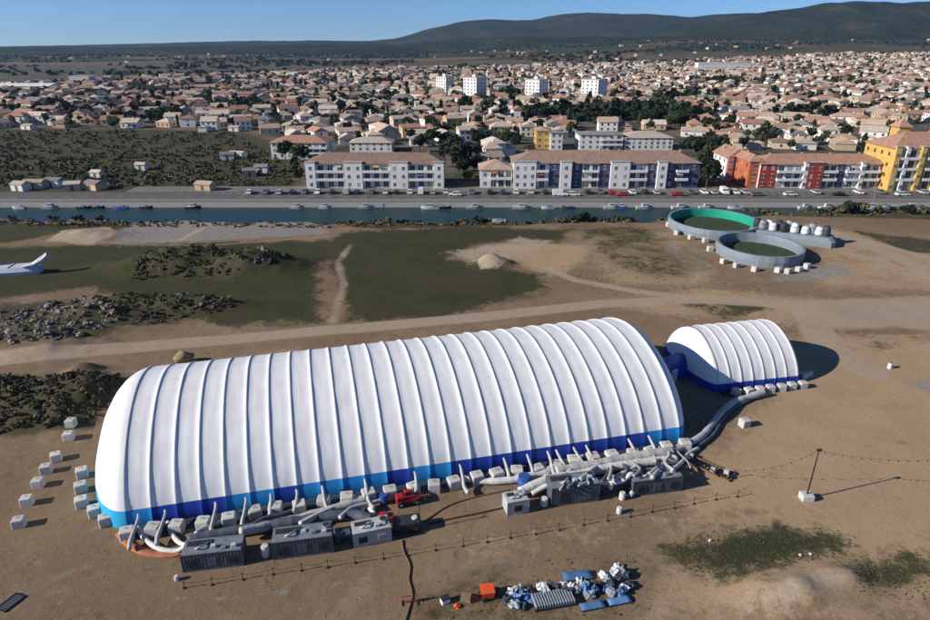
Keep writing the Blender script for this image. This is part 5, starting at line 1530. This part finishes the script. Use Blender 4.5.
for px, py in [(452,166),(458,172),(464,178),(470,168),(476,160),(450,182),(468,183),(462,160),(455,158),(474,176),(702,168),(708,176),(700,184),(714,166),(718,178),(706,188),(712,186),
               (300,168),(310,160),(330,158),(296,176),(286,162),(340,152),(345,147),(400,150),(420,152),(432,149),(300,184),(380,150),(505,152),(515,149),(528,147),(568,148),(575,151),(690,160),(683,152),(676,150)]:
    trees.append((*at(px,py), True))
trees = [t for t in trees if free(t[0], t[1]) or t[1] < 300]
trees = [t for t in trees if not any(a+4 < t[0] < b-4 and c+4 < t[1] < d-4 for a,b,c,d in BIG)]
trees.sort(key=lambda p: p[1])
print("houses", len(houses), "trees", len(trees))
def house_geo(wall, roof, rnd, x=0, y=0, z=0, rz=0, wi=0, ri=0, det=True):
    """adds one house; returns its description, its windows' spots"""
    T = Matrix.Translation((x,y,z)) @ Matrix.Rotation(rz,4,'Z')
    w, d = rnd.uniform(8.5,14.5), rnd.uniform(7.5,10); two = rnd.random() < .45; h = 5.4 if two else 3.1
    gable = rnd.random() < .6; rise = rnd.uniform(1.6,2.7)
    hw, hr = MB(), MB()
    hw.box(-w/2,w/2,-d/2,d/2,-1.2,h)
    if gable:
        hw.tri((-w/2,-d/2,h),(-w/2,d/2,h),(-w/2,0,h+rise*.93)); hw.tri((w/2,d/2,h),(w/2,-d/2,h),(w/2,0,h+rise*.93))
    hip_roof(hr,-w/2,w/2,-d/2,d/2,h+.165,rise,.4,gable)
    wing = rnd.random() < .5
    if wing:
        s = rnd.choice([-1,1]); w2, d2, h2 = w*.5, rnd.uniform(3.5,5.5), 2.8
        cx = s*(w/2-w2/2)
        hw.box(cx-w2/2,cx+w2/2,-d/2-d2,-d/2-.002,-1.2,h2)
        n0 = len(hr.v); hip_roof(hr,cx-w2/2,cx+w2/2,-d/2-d2,-d/2-.41,h2+.16,1.1,.35,False)
    for src, dst, mi in ((hw,wall,wi),(hr,roof,ri)):
        b0 = len(dst.v); dst.v += [tuple(T @ Vector(p)) for p in src.v]
        dst.f += [tuple(i+b0 for i in f) for f in src.f]; dst.m += [mi]*len(src.f)
    return (w,d,h,rise,two,gable,wing)
def zone(px, py):
    if py < 104 and 425 < px < 620: return "around the white tower blocks"
    if px < 245: return "beyond the scrubland on the left"
    if px < 345: return "behind the orange-roofed white block"
    if px < 450: return "behind the long white quay block"
    if px < 560: return "behind the blue-white block's left half"
    if px < 700: return "behind the blue-white block's right half"
    if px < 800: return "behind the red-white block's left half"
    if px < 875: return "behind the red-white block's right half"
    return "behind the yellow block"
N_H, N_T = 300, 290
hrec = []
far_w, far_r = MB(), MB()
for i, (x, y) in enumerate(houses):
    px, py = proj(x, y, hz(x,y)+2)
    rz = tr_.choice([0,0,math.pi/2,math.pi/2,math.pi])+tr_.gauss(0,.14) + .35*math.sin(x*.01+y*.006)
    wi = tr_.choices(range(6),[9,4,1.4,1.5,1.2,1.0])[0]; ri = tr_.choices(range(5),[3.6,4.0,1.8,3.0,.7])[0]
    z = hz(x,y)
    if i < N_H and -12 < px < 942:
        root = thing("house", "x", "house", (x,y,z), rz, "houses of the town")
        wl, rf = MB(), MB(); info = house_geo(wl, rf, tr_)
        wl.build("wall", WM[wi], root); ro = rf.build("roof", RM[ri], root)
        w,d,h,rise,two,gable,wing = info
        if tr_.random() < .6:
            c = MB(); cx = tr_.uniform(-w*.3,w*.3); c.bbox(cx-.3,cx+.3,.4,1.0,h+.6,h+rise+.8,.04); c.build("chimney", WM[wi], ro)
        if i < 170:
            for f in range(2 if two else 1):
                for k in (-.33,0,.33):
                    window(root, k*w, f*2.6+.9, 1.1, 1.3, -d/2, False)
                    b = MB(); b.box(k*w-.55,k*w+.55,d/2-.02,d/2+.05,f*2.6+.9,f*2.6+2.2); b.build("window", M['glass'], root)
                for s in (-1,1): window(root, s*w/2, f*2.6+.9, 1.1, 1.3, 0, False, s)
        ds = f"{WALLS[wi][0]} {'two-storey' if two else 'low'} house with {ROOFS[ri][0]} {'gabled' if gable else 'hipped'} roof"
        hrec.append((root, ds, zone(px,py), px))
    else:
        house_geo(far_w, far_r, tr_, x, y, z, rz, wi, ri)
grp = {}
for r_ in hrec: grp.setdefault((r_[1],r_[2]), []).append(r_)
for (ds, zn), L_ in grp.items():
    L_.sort(key=lambda r_: r_[3])
    for j, r_ in enumerate(L_):
        wds = in_words(j, len(L_)); r_[0]['label'] = f"{(wds+' ') if wds in ('leftmost','rightmost') else ''}{ds} {zn}" + (f", {wds}" if wds and wds not in ('leftmost','rightmost') else "")
o = far_w.build("distant_houses", WM); nb = len(far_w.v)
# walls and roofs of the far houses form one mass
me = o.data
vv = far_w.v + far_r.v; ff = far_w.f + [tuple(i+nb for i in f) for f in far_r.f]; mm_ = far_w.m + [k+6 for k in far_r.m]
me2 = bpy.data.meshes.new("distant_houses"); me2.from_pydata(vv, [], ff)
for m_ in WM+RM: me2.materials.append(m_)
me2.polygons.foreach_set("material_index", mm_); me2.update()
o.data = me2; tag(o, "crowded far houses of the town running up to the fields", None, None, 'stuff')
trec = []
far_t = MB()
for i, (x, y, wd) in enumerate(trees):
    px, py = proj(x, y, hz(x,y)+3)
    k = tr_.choices(range(6), [5,4,1,1.2,.4,.2] if wd else [2.2,1.5,2.4,2.4,1.2,1.3])[0]; s = tr_.uniform(.65,1.15)*(1.15 if wd else .9)
    if len(trec) < N_T and -12 < px < 942:
        t = place_tree(x, y, k, s, "x", "trees of the town"); trec.append((t, TREES[k][0], zone(px,py), px))
    else:
        h = TREES[k][3]*s
        leaf_cloud(far_t, (x,y,hz(x,y)+h*.55), h*(.18 if k == 4 else .58), h*(.18 if k == 4 else .58), h*.55, 40 if y < 700 else 22, h*.17, 5, tr_, 0 if k in (0,1,4) else 1 if k == 2 else 2 if k == 3 else 3, .3)
grp = {}
for r_ in trec: grp.setdefault((r_[1],r_[2]), []).append(r_)
for (ds, zn), L_ in grp.items():
    L_.sort(key=lambda r_: r_[3])
    for j, r_ in enumerate(L_):
        wds = in_words(j, len(L_)); r_[0]['label'] = f"{(wds+' ') if wds in ('leftmost','rightmost') else ''}{ds} {zn}" + (f", {wds}" if wds and wds not in ('leftmost','rightmost') else "")
o = far_t.build("distant_trees", [M['leaf1'],M['leaf2'],M['leaf3'],M['leaf4']]); tag(o, "far garden trees scattered through the town", None, None, 'stuff')

# woodland belts and scattered villas beyond the town
belt = MB(); vw, vr = MB(), MB()
for _ in range(5200):
    y = tr_.uniform(1150, 3400); x = tr_.uniform(-.85*y, .85*y)
    if vnoise(np.array([x*.0035]), np.array([y*.006]), 91)[0] < .52: continue
    z = hz(x,y); s = tr_.uniform(4,8)
    leaf_cloud(belt, (x,y,z+s*.4), s*1.6, s*1.2, s*.7, 10, s*.45, 3, tr_, 0, .2)
o = belt.build("woodland", [M['leaf1']]); tag(o, "dark belts of far woodland between fields", None, None, 'stuff')
for _ in range(75):
    y = tr_.uniform(1700, 3300); x = tr_.uniform(-.8*y, .85*y)
    if x > 0 or tr_.random() < .45: house_geo(vw, vr, tr_, x, y, hz(x,y), tr_.uniform(0,3), tr_.choice([1,3,4]), 1)
nb = len(vw.v); vv = vw.v+vr.v; ff = vw.f+[tuple(i+nb for i in f) for f in vr.f]
me2 = bpy.data.meshes.new("distant_villas"); me2.from_pydata(vv, [], ff)
for m_ in WM+RM: me2.materials.append(m_)
me2.polygons.foreach_set("material_index", vw.m+[k+6 for k in vr.m]); me2.update()
o = bpy.data.objects.new("distant_villas", me2); COL.objects.link(o); tag(o, "far white villas dotted over fields below the hills", None, None, 'stuff')

# ------------------------------------------------------------------ air
hzm = bpy.data.materials.new("haze_air"); hzm.use_nodes = True
nt = hzm.node_tree; nt.nodes.clear()
ho = nt.nodes.new("ShaderNodeOutputMaterial"); pv = nt.nodes.new("ShaderNodeVolumePrincipled")
pv.inputs["Color"].default_value = (.42,.64,1.0,1); pv.inputs["Density"].default_value = 4.5e-5; pv.inputs["Anisotropy"].default_value = .3
nt.links.new(pv.outputs[0], ho.inputs["Volume"])
b = MB(); b.box(-12200,12200,-400,11000,-8,330)
hb = b.build("haze", hzm); tag(hb, None, None, None, 'stuff')
